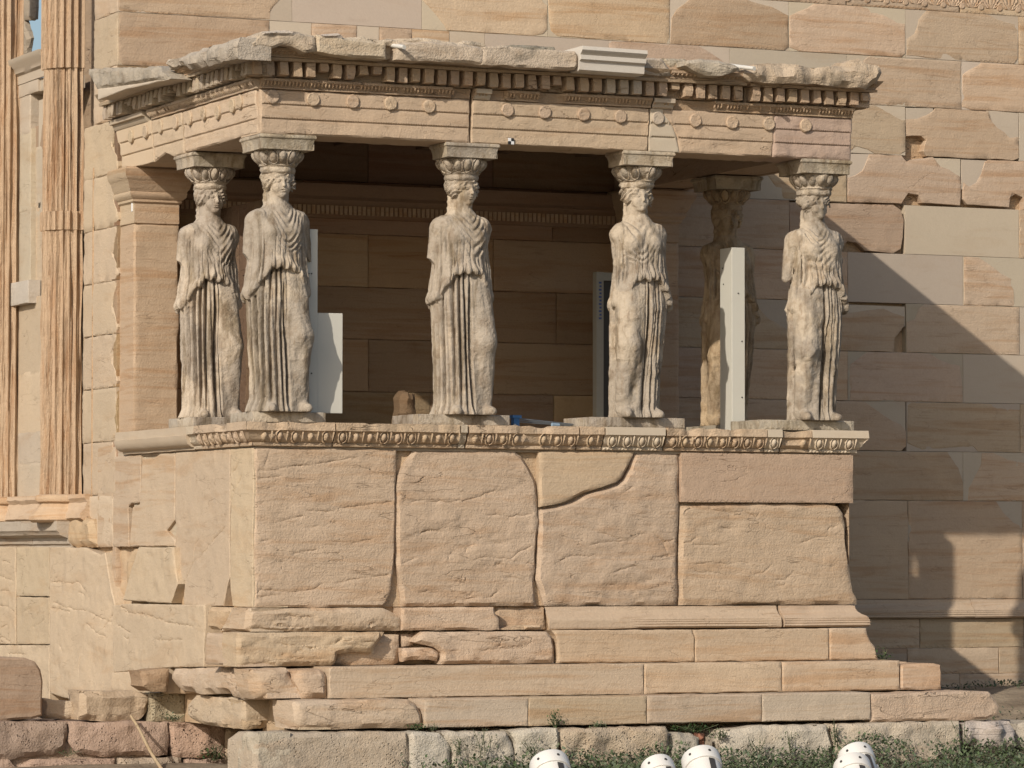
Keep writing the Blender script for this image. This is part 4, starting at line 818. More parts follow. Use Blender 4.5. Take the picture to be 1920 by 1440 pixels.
# two rain pipes poking out and a small survey target
def tube(mb, a, b, r, col, n=10, r2=None):
    a, b = np.array(a, float), np.array(b, float); d = (b-a)/np.linalg.norm(b-a); e = np.cross(d, (0, 0, 1.) if abs(d[2]) < .9 else (1., 0, 0)); e /= np.linalg.norm(e); f = np.cross(d, e)
    t = np.linspace(0, 2*math.pi, n, endpoint=False); ring = np.outer(np.cos(t), e)+np.outer(np.sin(t), f); r2 = r if r2 is None else r2
    mb.add(np.concatenate([a+ring*r, b+ring*r2]), [[i, (i+1) % n, n+(i+1) % n, n+i] for i in range(n)]+[list(range(n))[::-1], [n+i for i in range(n)]], col, .5)
M_STEEL = plain("white_painted_steel", (.60, .58, .53), .45, var=.05)
for px, py in ((749, 91), (1404, 131)):
    e = FC.at(px, py); mb = MB(); tube(mb, (e[0]-.06, CY+.3, e[1]+.07), (e[0]+.0, CY-.10, e[1]), .018, (.6, .58, .52)); mb.build("drain_pipe", M_STEEL, ent)
mb = MB(); u, z = FA.at(957, 265); s = .026
for i in (0, 1):
    for j in (0, 1): box(mb, (u-s+i*s, YA-.016, z-s+j*s), (u+i*s-.0005, YA-.008, z+j*s-.0005), (.7, .7, .7) if (i+j) % 2 else (.02, .02, .02))
def attr_mat(name, rough=.5):
    m, N, L, B = mat(name); a = nd(N, "ShaderNodeAttribute", attribute_name="tint"); L.new(a.outputs["Color"], B.inputs["Base Color"]); B.inputs["Roughness"].default_value = rough; return m
M_ATTR = attr_mat("printed_target"); mb.build("survey_target", M_ATTR, ent, smooth=False)

# ------------------------------------------------------------------ pier (anta) of the porch against the wall
def pier(x0, x1, label, yS=3.08, cap=True):
    p = thing("porch_pier", label, "pier", ((x0+x1)/2, yS+.2, .2)); Fy = Frame('Y', yS)
    mb = MB(); stone(mb, Fy, rect(x0, .2, x1, 2.02), D-yS+.01, .015, .006, .004, .002, .04, col=(.46, .34, .235), chip=.01); mb.build("shaft", M_WALL, p)
    mb = MB(); prof = [(-.02, 2.02), (.0, 2.03), (.0, 2.2), (.02, 2.215), (.02, 2.235), (.05, 2.26), (.055, 2.29), (.05, 2.3), (.075, 2.34), (.085, 2.38), (.10, 2.4), (.12, 2.43), (.125, 2.49), (.11, 2.508), (-.02, 2.508)]
    extrude(mb, Fy, prof, x0, x1, (.46, .34, .235), .05, .003, -1, 1); extrude(mb, Frame('X', x0), prof, -D, -yS, (.47, .37, .26), .05, .003, 0, 1)
    box(mb, (x0+.02, yS+.02, 2.03), (x1-.02, D, 2.5), TAN); mb.build("capital", M_WALL, p); return p
Fpp = Frame('Y', 3.08); xr = Fpp.at(335, 600)[0]
pr1 = pier(.03, xr, "smooth marble pier with moulded capital against the wall left of all the statues")
pier(4.9, 5.33, "dim marble pier with moulded capital in the back right corner of the porch", cap=True)
mb = MB(); u, z = Fpp.at(232, 384); box(mb, (.024, 3.12, z-.05), (.0295, 3.15, z+.05), (.75, .75, .75)); mb.build("white_tag", M_ATTR, pr1, smooth=False)
# ------------------------------------------------------------------ the statues
def surface_nets(Fv, org, h):
    S = Fv < 0; nx, ny, nz = Fv.shape
    c = np.zeros((nx-1, ny-1, nz-1), np.int8)
    for a in (0, 1):
        for b in (0, 1):
            for d in (0, 1): c += S[a:nx-1+a, b:ny-1+b, d:nz-1+d]
    I = np.argwhere((c > 0) & (c < 8)); n = len(I)
    cv = {}
    for a in (0, 1):
        for b in (0, 1):
            for d in (0, 1): cv[a, b, d] = Fv[I[:, 0]+a, I[:, 1]+b, I[:, 2]+d]
    acc = np.zeros((n, 3)); cnt = np.zeros(n)
    for ax in range(3):
        for p in (0, 1):
            for q in (0, 1):
                A = [p, q]; A.insert(ax, 0); B = [p, q]; B.insert(ax, 1)
                fa, fb = cv[tuple(A)], cv[tuple(B)]; m = (fa < 0) != (fb < 0)
                t = np.where(m, fa/np.where(m, fa-fb, 1), 0); P = np.tile(np.array(A, float), (n, 1)); P[:, ax] = t
                acc[m] += P[m]; cnt += m
    V = (I+acc/cnt[:, None])*h+org
    idx = np.full(c.shape, -1, np.int32); idx[I[:, 0], I[:, 1], I[:, 2]] = np.arange(n)
    Q = []
    for ax in range(3):
        sl = [slice(None)]*3; s2 = [slice(None)]*3; sl[ax] = slice(0, -1); s2[ax] = slice(1, None)
        e = S[tuple(sl)] != S[tuple(s2)]; E = np.argwhere(e)
        o1, o2 = [x for x in range(3) if x != ax]
        ok = (E[:, o1] > 0) & (E[:, o2] > 0) & (E[:, o1] < Fv.shape[o1]-1) & (E[:, o2] < Fv.shape[o2]-1); E = E[ok]
        def g(d1, d2): k = E.copy(); k[:, o1] -= d1; k[:, o2] -= d2; return idx[k[:, 0], k[:, 1], k[:, 2]]
        q = np.stack([g(1, 1), g(0, 1), g(0, 0), g(1, 0)], 1)
        fl = S[E[:, 0], E[:, 1], E[:, 2]] != (ax == 1)
        q[~fl] = q[~fl][:, ::-1]; Q.append(q)
    return V, np.concatenate(Q)
HV = .0052
def smin(a, b, k): h = np.maximum(k-np.abs(a-b), 0)/k; return np.minimum(a, b)-h*h*k*.25
def smax(a, b, k): return -smin(-a, -b, k)
def cap(x, y, z, a, b, ra, rb):
    a = np.array(a, np.float32); d = np.array(b, np.float32)-a; t = np.clip(((x-a[0])*d[0]+(y-a[1])*d[1]+(z-a[2])*d[2])/(d@d), 0, 1)
    return np.sqrt((x-a[0]-d[0]*t)**2+(y-a[1]-d[1]*t)**2+(z-a[2]-d[2]*t)**2)-(ra+(rb-ra)*t)
def ell(x, y, z, c, r):
    r = np.array(r, np.float32); q = np.sqrt(((x-c[0])/r[0])**2+((y-c[1])/r[1])**2+((z-c[2])/r[2])**2); return (q-1)*r.min()
def n1(t, s):                                # smooth 1-D noise
    i = np.floor(t).astype(np.int64); f = t-i; f = f*f*(3-2*f); z0 = i*0
    return _h(i, z0, z0, s)*(1-f)+_h(i+1, z0, z0, s)*f
def n2(a, b, s):
    i = np.floor(a).astype(np.int64); j = np.floor(b).astype(np.int64); f = a-i; g = b-j; f = f*f*(3-2*f); g = g*g*(3-2*g); z = i*0
    return (_h(i, j, z, s)*(1-f)+_h(i+1, j, z, s)*f)*(1-g)+(_h(i, j+1, z, s)*(1-f)+_h(i+1, j+1, z, s)*f)*g
def tab(z, zs, vs): return np.interp(z, zs, vs).astype(np.float32)
def figure(seed, m=1, arm=(1, .27), turn=0.0, worn=.0, tilt=0.0, h=HV, hem=0.0):
    """marble maiden, 1.98 m tall, facing -Y; m = 1: the bent knee shows on the viewer's right. arm: which stumps, lower end"""
    gx = np.arange(-.40, .40, h, np.float32); gy = np.arange(-.36, .30, h, np.float32); gz = np.arange(-.015, 2.03, h, np.float32)
    out = np.empty((len(gx), len(gy), len(gz)), np.float32)
    for k0 in range(0, len(gz), 40):
        zz = gz[k0:k0+40]; X, y, z = np.meshgrid(gx, gy, zz, indexing='ij'); x = X*m
        zt = float(zz[0]); zb = float(zz[-1])
        sway = (.018 if m > 0 else .03)*np.sin((z-.3)*2.2); xs = x+sway
        th = np.arctan2(xs, -y)              # 0 front, + towards the bent leg
        r = np.sqrt(xs*xs+y*y)
        f = np.full(x.shape, 9., np.float32)
        if zt < 1.35:                        # skirt
            a = tab(z, [0, .04, .3, .6, .9, 1.05, 1.2, 1.4], ([.243, .236, .226, .228, .236, .226, .2, .18] if m > 0 else [.185, .180, .185, .205, .226, .220, .2, .18])); b = tab(z, [0, .3, .6, .9, 1.05, 1.2, 1.4], [.20, .19, .19, .195, .18, .155, .14])
            R = 1/np.sqrt((np.sin(th)/a)**2+(np.cos(th)/b)**2)
            wf_ = 1-sm(.02, .30, th)*(1-sm(1.15, 1.5, th))
            t = th*11.5/math.pi+.55*n1(th*3.1, seed+13)+.10*n1(z*2.1+seed, seed)+.20*n2(th*2.5, z*1.7, seed+1)
            i = np.floor(t); fr = t-i; dep = .030+.024*_h(i.astype(np.int64), i.astype(np.int64)*0, i.astype(np.int64)*0, seed+2)
            prof = np.abs(fr-.5)*2; val = sm(.42, .97, prof)
            dep = dep*1.6*(1-.25*sm(1.0, 1.2, z))
            wid = .4+.6*sm(.06, .25, np.abs(z-.05))
            R = R-val*dep*wf_*wid+.010*wf_*(1-prof)
            # big sweeping folds hung between the knees
            t2 = th*4.1+.3+.5*z+.2*n1(z*1.3, seed+8); R = R-.016*sm(.3, 1, np.abs(t2-np.floor(t2)-.5)*2)*wf_*(1-sm(.9, 1.15, z))
            R = R+.028*sm(.10, 0, z)*wf_
            R = R-.055*np.exp(-((th-.06-.05*n1(z*2.6, seed+15))/.055)**2)*sm(1.08, .9, z)*sm(-.05, .12, z)
            if m < 0: R = R-.04*np.exp(-((th-.02)/.2)**2)*sm(.95, .6, z)
            f = (r-R)*.8
            # free leg
            leg = cap(x, y, z, (.10, -.055, 1.05), (.145, -.142, .60), .125, .100)
            leg = smin(leg, cap(x, y, z, (.145, -.142, .60), (.165, -.085, .08), .099, .072), .05)
            lf = .004*np.abs(np.sin((th*9+z*5)+n1(z*2, seed+3)*2))*sm(.62, .3, z)+.006*n2(th*8, z*5, seed+4)
            f = smin(f, leg+lf, .045)
            f = smin(f, cap(x, y, z, (.165, -.12, .04), (.185, -.225, .028), .05, .036), .03)
            f = smin(f, cap(x, y, z, (-.10, -.15, .035), (-.115, -.215, .026), .045, .034), .025)
            # fold line falling beside the free leg
            f = smin(f, cap(x, y, z, (.215, .02, .95), (.215, .0, .02), .035, .05)+.008*np.abs(np.sin(th*16)), .03)
        if zb > .80 and zt < 1.75:           # torso and overfold
            a = tab(z, [.8, .95, 1.1, 1.2, 1.32, 1.45, 1.54, 1.60, 1.645, 1.70], [.232, .236, .226, .208, .202, .214, .218, .188, .105, .06]); b = tab(z, [.8, 1.0, 1.15, 1.3, 1.45, 1.55, 1.62, 1.70], [.20, .195, .172, .152, .150, .128, .095, .06])
            R = 1/np.sqrt((np.sin(th)/a)**2+(np.cos(th)/b)**2)
            at_ = np.abs(th); side = sm(.55, 1.0, at_)
            hz = 1.150+hem-.235*sm(.30, 1.45, at_)-.03*sm(1.6, 2.4, at_)+.012*np.sin(th*17+seed)+.010*n1(th*5, seed+5)
            t = th*12/math.pi+.5*n1(th*4, seed+19)+.22*n2(th*3, z*2.0, seed+6)+.05*n1(z*3, seed); fr = np.abs(t-np.floor(t)-.5)*2
            ii = np.floor(t).astype(np.int64); dp = .030+.018*_h(ii, ii*0, ii*0, seed+7)
            R = R+.030-dp*sm(.4, .95, fr)*(side*sm(1.56, 1.40, z)+(1-side)*.55*sm(1.33, 1.2, z))
            # pouch over the girdle with gathered puffs
            pz = (z-hz-.035)/.045
            puff = .034*np.exp(-pz*pz)*(.55+.45*np.abs(np.sin(th*11+seed)))*(1-.35*side)
            R = R+puff
            # catenary folds across the chest
            xc = x-.035; v = z-1.25*np.sqrt(xc*xc+.0006)-.25*np.maximum(-xc, 0); w = sm(.155, .09, np.abs(xc))*sm(1.26, 1.33, z)*sm(1.64, 1.57, z-.35*np.abs(xc))*(y < 0)
            s_ = v/.072+.9*n2(x*6, z*5, seed+9); fs_ = s_-np.floor(s_)
            R = R+w*.018*(sm(0, .5, fs_)*(1-sm(.62, .95, fs_))-.45)*(.35+1.05*sm(-.06, .06, xc))
            # long soft folds falling from the breasts
            t3 = x*19+.5*n1(z*5, seed+21)+1.2*n1(x*11, seed+22); R = R-.010*sm(.55, 1, np.abs(t3-np.floor(t3)-.5)*2)*sm(1.47, 1.38, z)*(y < 0)*(1-side)
            g = (r-R)*.85
            for sx in (-1, 1): g = smin(g, ell(x, y, z, (sx*.090, -.122, 1.452), (.072, .064, .076)), .035)
            g = smin(g, cap(x, y, z, (-.17, .0, 1.535), (.17, .0, 1.535), .088, .088), .05)
            g = smax(g, hz-z, .012)
            f = np.minimum(f, g)
            for sx in (-1, 1):               # arm stumps
                zl = arm[0] if sx*m < 0 else arm[1]
                if zl > 0:
                    c = cap(x, y, z, (sx*.205, .005, 1.54), (sx*.252, .02, 1.22), .070, .047)
                    c = smax(c, zl+.02*np.sin(x*60)+.25*(y-.0)-z, .008); f = smin(f, c, .018)
                # shoulder gathers
                f = smin(f, ell(x, y, z, (sx*.165, -.03, 1.575), (.06, .085, .055))+.007*np.abs(np.sin(x*85+y*30)), .03)
            # deep side fall of cloth
            for sx in (-1, 1):
                cf = cap(x, y, z, (sx*.175, -.07, 1.42), (sx*.225, -.06, .96+hem), .028, .045)+.012*np.abs(np.sin(xs*75+y*50+z*4)); f = smin(f, cf, .03)
        if zb > 1.50:                         # neck, head, hair
            ct, st_ = math.cos(turn), math.sin(turn); hx = X-.004*m; u = (hx*ct+y*st_)/1.15; v = (-hx*st_+y*ct)/1.13
            w = 1.80+(z-1.80)/1.10+tilt*u
            hd = cap(x, y, z, (0, .012, 1.58), (0, .0, 1.76), .062, .050)
            k = 1-worn*.8
            H = ell(u, v, w, (0, -.014, 1.846), (.074, .096, .112))
            H = smin(H, ell(u, v, w, (0, -.058, 1.778), (.045, .046, .048)), .035)
            H = smin(H, ell(u, v, w, (0, -.082, 1.750), (.022, .022, .019)), .02)
            for sx in (-1, 1): H = smin(H, ell(u, v, w, (sx*.040, -.076, 1.806), (.023, .023, .026)), .025)
            for sx in (-1, 1): H = smax(H, -ell(u, v, w, (sx*.031, -.116, 1.851), (.023, .026*k+.006, .0145)), .008)
            for sx in (-1, 1): H = smin(H, ell(u, v, w, (sx*.031, -.092, 1.850), (.0155, .0125, .0075)), .004)
            for sx in (-1, 1): H = smin(H, cap(u, v, w, (sx*.008, -.104, 1.868), (sx*.052, -.086, 1.864), .008, .007), .010)
            nose = cap(u, v, w, (0, -.106, 1.868), (0, -.113-.012*k, 1.818), .007, .0105); H = smin(H, nose, .010)
            if worn < .7:
                H = smin(H, ell(u, v, w, (0, -.108, 1.7935), (.020, .009, .0055)), .005); H = smin(H, ell(u, v, w, (0, -.105, 1.7790), (.016, .010, .006)), .005)
                H = smax(H, -ell(u, v, w, (0, -.120, 1.7862), (.023, .014, .003)), .003)
                H = smax(H, -ell(u, v, w, (0, -.116, 1.7675), (.016, .012, .005)), .008)
            hd = smin(hd, H, .012)
            ang = np.arctan2(u, w-1.79)
            wv = np.abs(np.sin(ang*8+v*55+3*n2(u*14, w*14, seed)))*.013+.008*n2(u*55, w*55+v*40, seed+11)
            ha = ell(u, v, w, (0, .006, 1.884), (.118, .122, .098)); fc = ell(u, v, w, (0, -.160, 1.800), (.071, .112, .112))
            ha = smax(ha+wv-.006, -fc, .012); hd = smin(hd, ha, .004)
            for sx in (-1, 1): hd = smin(hd, ell(u, v, w, (sx*.093, -.012, 1.842), (.031, .052, .054))+wv*.8-.004, .008)
            t = np.abs(np.sin(z*52+x*34))*.014
            hd = smin(hd, cap(x, y, z, (0, .082, 1.86), (0, .12, 1.50), .072, .055)+t, .010)
            hd = smin(hd, cap(X, y, z, (-.072, .075, 1.80), (-.135, -.035, 1.55), .024, .017)+t*.5, .008)
            hd = smin(hd, cap(x, y, z, (0, .005, 1.93), (0, .005, 2.02), .106, .128), .03)
            f = smin(f, hd, .010)
        q = np.stack([X.ravel()*16, y.ravel()*16, z.ravel()*16], 1)
        near = np.abs(f.ravel()) < .03
        if near.any():
            nn = np.zeros(f.size, np.float32); Pn = q[near]
            fa = 1-.75*sm(1.72, 1.78, Pn[:, 2]/16)*(1-worn); nn[near] = (noise(Pn, seed+40)*(.0030+.003*worn)+noise(Pn*2.7, seed+41)*.0022)*fa+np.clip(noise(Pn*.55, seed+42)-.45, 0, 1)*.035*(worn+.25)
            f = f+nn.reshape(f.shape)
        f = np.maximum(f, -z)
        out[:, :, k0:k0+40] = f
    return surface_nets(out, np.array([gx[0], gy[0], gz[0]]), h)

def lathe(mb, c, prof, col, n=48, mod=None):
    a = np.linspace(0, 2*math.pi, n, endpoint=False); V = []
    for r, z in prof:
        rr = np.full(n, r) if mod is None else mod(a, r, z)
        V.append(np.c_[c[0]+rr*np.cos(a), c[1]+rr*np.sin(a), np.full(n, c[2]+z)])
    k = len(prof); mb.add(np.concatenate(V), [[i*n+j, i*n+(j+1) % n, (i+1)*n+(j+1) % n, (i+1)*n+j] for i in range(k-1) for j in range(n)], col, rnd())
SC1 = (.36, .31, .25)
def statue(x, y, label, col=SC1, seed=1, plinth=(.62, .5), mt=None, adepth=.0, **k):
    zb = .20; zp = .285; s = (2.115-.285)/1.83*1.0
    t = thing("caryatid_statue", label, "statue", (x, y, zb), "caryatid statues carrying the porch roof")
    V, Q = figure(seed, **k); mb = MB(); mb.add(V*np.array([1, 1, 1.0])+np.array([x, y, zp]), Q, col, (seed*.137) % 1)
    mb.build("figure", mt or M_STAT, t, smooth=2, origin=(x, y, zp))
    mb = MB(); xa, xb = plinth; ya, yb = (y-.13, y+.42) if y < 1 else (y-.31, y+.33); pc = jit((.355, .31, .25), .05)
    stone(mb, Frame('Y', ya), rect(xa, zb, xb, zp), .1, .006, .003, .002, .001, .05, col=pc)
    stone(mb, Frame('X', xa-.001), rect(-yb, zb, -ya-.004, zp), .1, .006, .003, .002, .001, .05, col=pc)
    box(mb, (xa+.012, ya+.012, zb), (xb-.004, yb, zp-.003), pc)
    mb.build("base_slab", M_STAT, t)
    mb = MB(); zc = 2.225; c = (x, y, 0.); s0 = seed*1.7
    wb = lambda a, r, z: r*.95+noise(np.c_[np.cos(a)*4, np.sin(a)*4, np.full(len(a), z*20+s0)], seed)*.008*(1+2*k.get('worn', 0))
    lathe(mb, c, [(.10, zc-.03), (.125, zc-.02), (.143, zc-.008), (.150, zc+.012), (.143, zc+.03), (.146, zc+.036), (.156, zc+.042), (.150, zc+.052), (.152, zc+.06), (.176, zc+.085), (.196, zc+.115), (.208, zc+.145), (.205, zc+.162), (.1, zc+.165)], col, mod=wb)
    for i in range(14):                      # egg and tongue
        q = i*2*math.pi/14+.1; n = 9; a = np.linspace(0, 2*math.pi, n, endpoint=False)
        if rnd() < k.get('worn', 0)*.35: continue
        prr = lambda zz: .95*np.interp(zz, [.045, .08, .115, .145], [.150, .172, .194, .208])
        V = []
        for tt in np.linspace(0, math.pi/2, 4):
            for b in a:
                du = .034*math.cos(tt)*math.cos(b); dz = .050*math.cos(tt)*math.sin(b); zz = .108+dz; rr = prr(zz)+.032*math.sin(tt)-.004
                V.append((x+rr*math.cos(q)-du*math.sin(q), y+rr*math.sin(q)+du*math.cos(q), zc+zz))
        mb.add(V, [[j*n+i2, j*n+(i2+1) % n, (j+1)*n+(i2+1) % n, (j+1)*n+i2] for j in range(3) for i2 in range(n)], jit(col, .04), rnd())
        if rnd() < k.get('worn', 0)*.6: continue
        V = []; mm = 9                       # raised rim round the egg
        for i2 in range(mm):
            b = math.pi*.5+.5+(2*math.pi-1.0)*i2/(mm-1)
            for du0, rr0 in ((-.004, -.003), (.003, .012), (.010, -.003)):
                du = (.043+du0)*math.cos(b); dz = (.060+du0)*math.sin(b); zz = min(.108+dz, .16); rr = prr(zz)+rr0; V.append((x+rr*math.cos(q)-du*math.sin(q), y+rr*math.sin(q)+du*math.cos(q), zc+zz))
        mb.add(V, [[i2*3+j, i2*3+j+1, i2*3+j+4, i2*3+j+3] for i2 in range(mm-1) for j in (0, 1)], col, rnd())
    cp_ = mb.build("capital", mt or M_STAT, t)
    mb = MB(); hw = .217; za, zt_ = 2.388, 2.506; prof = [(-.03, za), (-.0, za+.002), (.004, za+.05), (.012, za+.078), (.014, za+.085), (.024, za+.092), (.026, za+.104), (.02, zt_), (-.03, zt_)]
    ac = jit((.385, .335, .26), .05)
    for kk in range(4):
        fr = [Frame('Y', y-hw), Frame('X', x-hw)][kk] if kk < 2 else None
        if kk == 0: extrude(mb, fr, prof, x-hw, x+hw, ac, .06, .003, -1, 1)
        elif kk == 1: extrude(mb, fr, prof, -y-hw+adepth, -y+hw, ac, .06, .003, -1, 1)
    box(mb, (x-hw+.003, y-hw+.003, za), (x+hw+.015, y+hw+.015-adepth, zt_-.001), ac); mb.build("abacus", mt or M_STAT, t)
    return t
statue(.245, .13, "pale maiden statue on the near corner, her smooth face looking at the viewer", seed=3, arm=(1.24, 1.24), turn=.02, worn=.35, plinth=(0, .62))
statue(1.86, .13, "cleanest maiden statue, sharp face and long braid, alone in the middle", seed=11, adepth=.13, arm=(1.26, 0), turn=.30, worn=0, plinth=(1.42, 2.24), col=(.385, .33, .265))
statue(3.465, .13, "blotched maiden statue with broken shin, left of the cream square post", m=-1, seed=23, adepth=.13, arm=(0, 0), turn=.05, worn=.75, plinth=(2.98, 3.85))
statue(5.15, .13, "maiden statue with worn dark face and cut-off arm on the right corner", m=-1, seed=37, arm=(1.18, 0), turn=.18, worn=.9, plinth=(4.56, 5.468))
statue(.245, 1.74, "maiden statue with cleanly cut arm stump, between the pier and corner statue", seed=53, arm=(1.30, 0), turn=.12, worn=.15, plinth=(0, .55), col=(.385, .33, .27))
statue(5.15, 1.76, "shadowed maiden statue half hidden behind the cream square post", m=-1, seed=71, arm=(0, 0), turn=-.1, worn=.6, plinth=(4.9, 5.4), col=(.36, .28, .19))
# ------------------------------------------------------------------ steel supports, door frame and odds and ends inside the porch
def slab_box(name, parts, mt, label, cat, group=None, bev=.004):
    mb = MB()
    for lo, hi in parts: box(mb, lo, hi, (.5, .5, .5))
    o = mb.build(name, mt, None, smooth=False)
    b = o.modifiers.new("bevel", 'BEVEL'); b.width = bev; b.segments = 2
    return tag(o, label, cat, group)
M_PANEL = plain("cream_painted_panel", (.56, .545, .48), .5, var=.04, sc=6)
def bolts(par, pts, fr, h):
    for px, py in pts:
        mb = MB(); u, z = fr.at(px, py); a = np.linspace(0, 2*math.pi, 8, endpoint=False)
        V = np.array([(u+.0065*math.cos(q), z+.0065*math.sin(q)) for q in a]); p0 = fr.w(V, np.full(8, h)); p1 = fr.w(V, np.full(8, h+.005))
        mb.add(np.concatenate([p0, p1]), [[i, (i+1) % 8, 8+(i+1) % 8, 8+i] for i in range(8)]+[list(range(8, 16))], (.1, .09, .08)); mb.build("bolt", M_DARK, par)
M_DARK = plain("dark_metal", (.05, .045, .04), .5)
p = slab_box("steel_post", [((4.602, .60, .12), (4.728, .825, 1.788))], M_PANEL, "tall cream square post standing between the two right-hand statues", "post")
Fpo = Frame('Y', .60); Fpx = Frame('X', 4.602)
bolts(p, [(1384, 550), (1391, 640), (1391, 745), (1394, 790)], Fpo, 0.0); bolts(p, [(1355, 503), (1357, 533)], Fpx, 0.0)
p = slab_box("tall_metal_panel", [((.495, .15, .286), (.603, .18, 1.775))], M_PANEL, "tall cream metal panel behind the near corner statue", "panel"); Fpo = Frame('Y', .15); bolts(p, [(584, 513), (579, 513), (584, 618), (584, 700)], Fpo, 0.0)
slab_box("metal_panel", [((.53, .185, .286), (.836, .215, 1.10))], M_PANEL, "low wide cream panel half in statue shadow, lower one of the two panels", "panel")
mb = MB(); Fh = Frame('X', .92)  # boards added only to keep direct sun off the inner wall
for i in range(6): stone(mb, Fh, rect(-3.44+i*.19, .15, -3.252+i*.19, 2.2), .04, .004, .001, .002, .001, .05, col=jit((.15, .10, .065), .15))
tag(mb.build("sun_blocker_boards", M_RAW), "brown upright boards added as a sun blocker in the dark gap between the two leftmost statues", "boards")
d = thing("door_frame", "pale metal door frame with dark opening inside the porch behind the blotched statue", "door frame", (4.35, 2.4, .2))
mb = MB(); x0 = 4.145
for lo, hi in (((x0, 2.36, .12), (x0+.07, 2.44, 1.675)), ((x0+.071, 2.37, 1.60), (x0+.62, 2.43, 1.672)), ((x0+.56, 2.36, .12), (x0+.63, 2.44, 1.599))): box(mb, lo, hi, (.5, .5, .5))
mb.build("frame", plain("weathered_aluminium", (.30, .29, .25), .5, var=.08), d, smooth=False)
mb = MB(); box(mb, (x0+.07, 2.41, .12), (x0+.56, 2.425, 1.60), (.03, .025, .02)); mb.build("dark_opening_sheet", M_DARK, d, smooth=False)  # dark sheet painted in for the shade of the open doorway
mb = MB()
for k in range(11): box(mb, (x0+.022+.006*(k % 2), 2.356, 1.57-k*.032), (x0+.048, 2.3595, 1.587-k*.032), (.06, .09, .25))
mb.build("sticker", M_ATTR, d, smooth=False)
mb = MB(); Fr = Frame('Y', 2.9)
stone(mb, Fr, np.array([Fr.at(x, y) for x, y in ((752, 800), (755, 745), (764, 732), (772, 740), (785, 738), (781, 762), (784, 800))]), .2, .05, .02, .03, .01, .03, col=(.19, .13, .08))
tag(mb.build("broken_stone", M_RAW), "dark broken stone stump on the porch floor left of the middle statue", "stone")
c = thing("blue_clamp", "small blue clamp on the parapet just right of the middle statue", "clamp", (2.42, .3, .2))
mb = MB(); box(mb, (2.40, .27, .195), (2.45, .33, .275), (.05, .17, .36)); box(mb, (2.385, .26, .275), (2.465, .34, .298), (.05, .17, .36)); mb.build("body", plain("blue_plastic", (.05, .16, .36), .4), c, smooth=False)
mb = MB(); tube(mb, (2.40, .265, .215), (2.40, .25, .215), .012, (.6, .6, .6)); mb.build("screw", M_STEEL, c)
for k in range(3):
    mb = MB(); tube(mb, (2.45, .30+.03*k, .272-.012*k), (3.12, .36+.03*k, .222-.004*k), .0055, (.3, .33, .36), 6); tag(mb.build("tie_rod", plain("dull_steel_%d" % k, (.22, .25, .28), .4, .6)), ["uppermost thin rod running right from the blue clamp", "middle thin rod running right from the blue clamp", "lowest thin rod running right from the blue clamp"][k], "rod", "thin rods beside the blue clamp")
for px, lab in ((1042, "tiny pale blue sleeve lying beside the thin rods"), (1092, "tiny dark blue sleeve near the end of the thin rods")):
    u = Frame('Y', .3).at(px, 795); mb = MB(); tube(mb, (u[0]-.035, .30, .226), (u[0]+.035, .31, .222), .016, (.1, .2, .4), 8); tag(mb.build("pipe_sleeve", plain("sleeve_%d" % px, (.25, .35, .45) if px == 1042 else (.04, .1, .25), .5)), lab, "sleeve")

# ------------------------------------------------------------------ foundation blocks
Ff = Frame('Y', -.95); ZF = (440, 1120, 3.2)
def fb(label, pts, zoom=(0, 0, 1.0), fr=Ff, mt=None, col=(.34, .285, .215), name="foundation_block", group="rough blocks of the foundation", **k):
    mb = MB(); P = tr(fr, *zoom, pts)
    stone(mb, fr, P, k.pop('depth', .5), k.pop('r', .03), k.pop('edge', .014), k.pop('rough', .016), k.pop('bed', .006), .026, col=jit(col, .05), back=True, **k)
    return tag(mb.build(name, mt or M_GREY), label, "stone block", group)
low = 1475
f1 = thing("foundation_block", "long dark-stained foundation block at the left end below the steps", "stone block", (.3, -.8, -2.6), "rough blocks of the foundation")
mb = MB(); stone(mb, Ff, tr(Ff, 0, 0, 1, [(478, 1392), (498, 1378), (560, 1375), (764, 1373), (768, 1380), (768, low), (474, low)]), .6, .035, .01, .014, .006, .026, col=(.40, .335, .255)); mb.build("front_face", M_GREY, f1)
mb = MB(); Fx1 = Frame('X', cx(477, 1410, -.95)-.004); stone(mb, Fx1, tr(Fx1, 0, 0, 1, [(444, 1373), (476, 1374), (476, low), (444, low)]), .3, .035, .015, .02, .006, .026, col=(.44, .385, .305)); mb.build("end_face", M_GREY, f1)
fb("pale upright foundation block with straight left edge, below the rough step end", [(770, 1374), (825, 1373), (836, 1385), (846, 1405), (850, low), (770, low)], col=(.47, .425, .355))
fb("wide pale foundation block with a crack on either side", [(828, 1373), (952, 1371), (963, 1392), (966, 1425), (966, low), (856, low), (846, 1402)], col=(.48, .43, .355))
fb("square pale foundation block left of the deep dark joint", [(956, 1370), (1003, 1367), (1046, 1365), (1050, 1372), (1051, low), (970, low), (968, 1392)], col=(.49, .44, .365))
fb("deeply pitted foundation block in the middle of the bottom row", [(265, 960), (300, 915), (700, 905), (1000, 895), (1025, 930), (1016, 1030), (985, 1200), (300, 1200), (270, 1010)], ZD, mt=M_LIME, col=(.44, .36, .26), rough=.035)
fb("small rounded foundation stone below the leafy hole", [(1036, 960), (1090, 938), (1195, 945), (1248, 970), (1257, 1030), (1255, 1200), (1040, 1200), (1032, 1030)], ZD, col=(.38, .34, .28), r=.06)
fb("small red brick fragment wedged between foundation stones", [(1238, 942), (1300, 945), (1304, 1040), (1296, 1120), (1262, 1120), (1258, 1000)], ZD, name="brick_fragment", col=(.26, .12, .08), mt=M_RAW, group=None, h0=-.06)
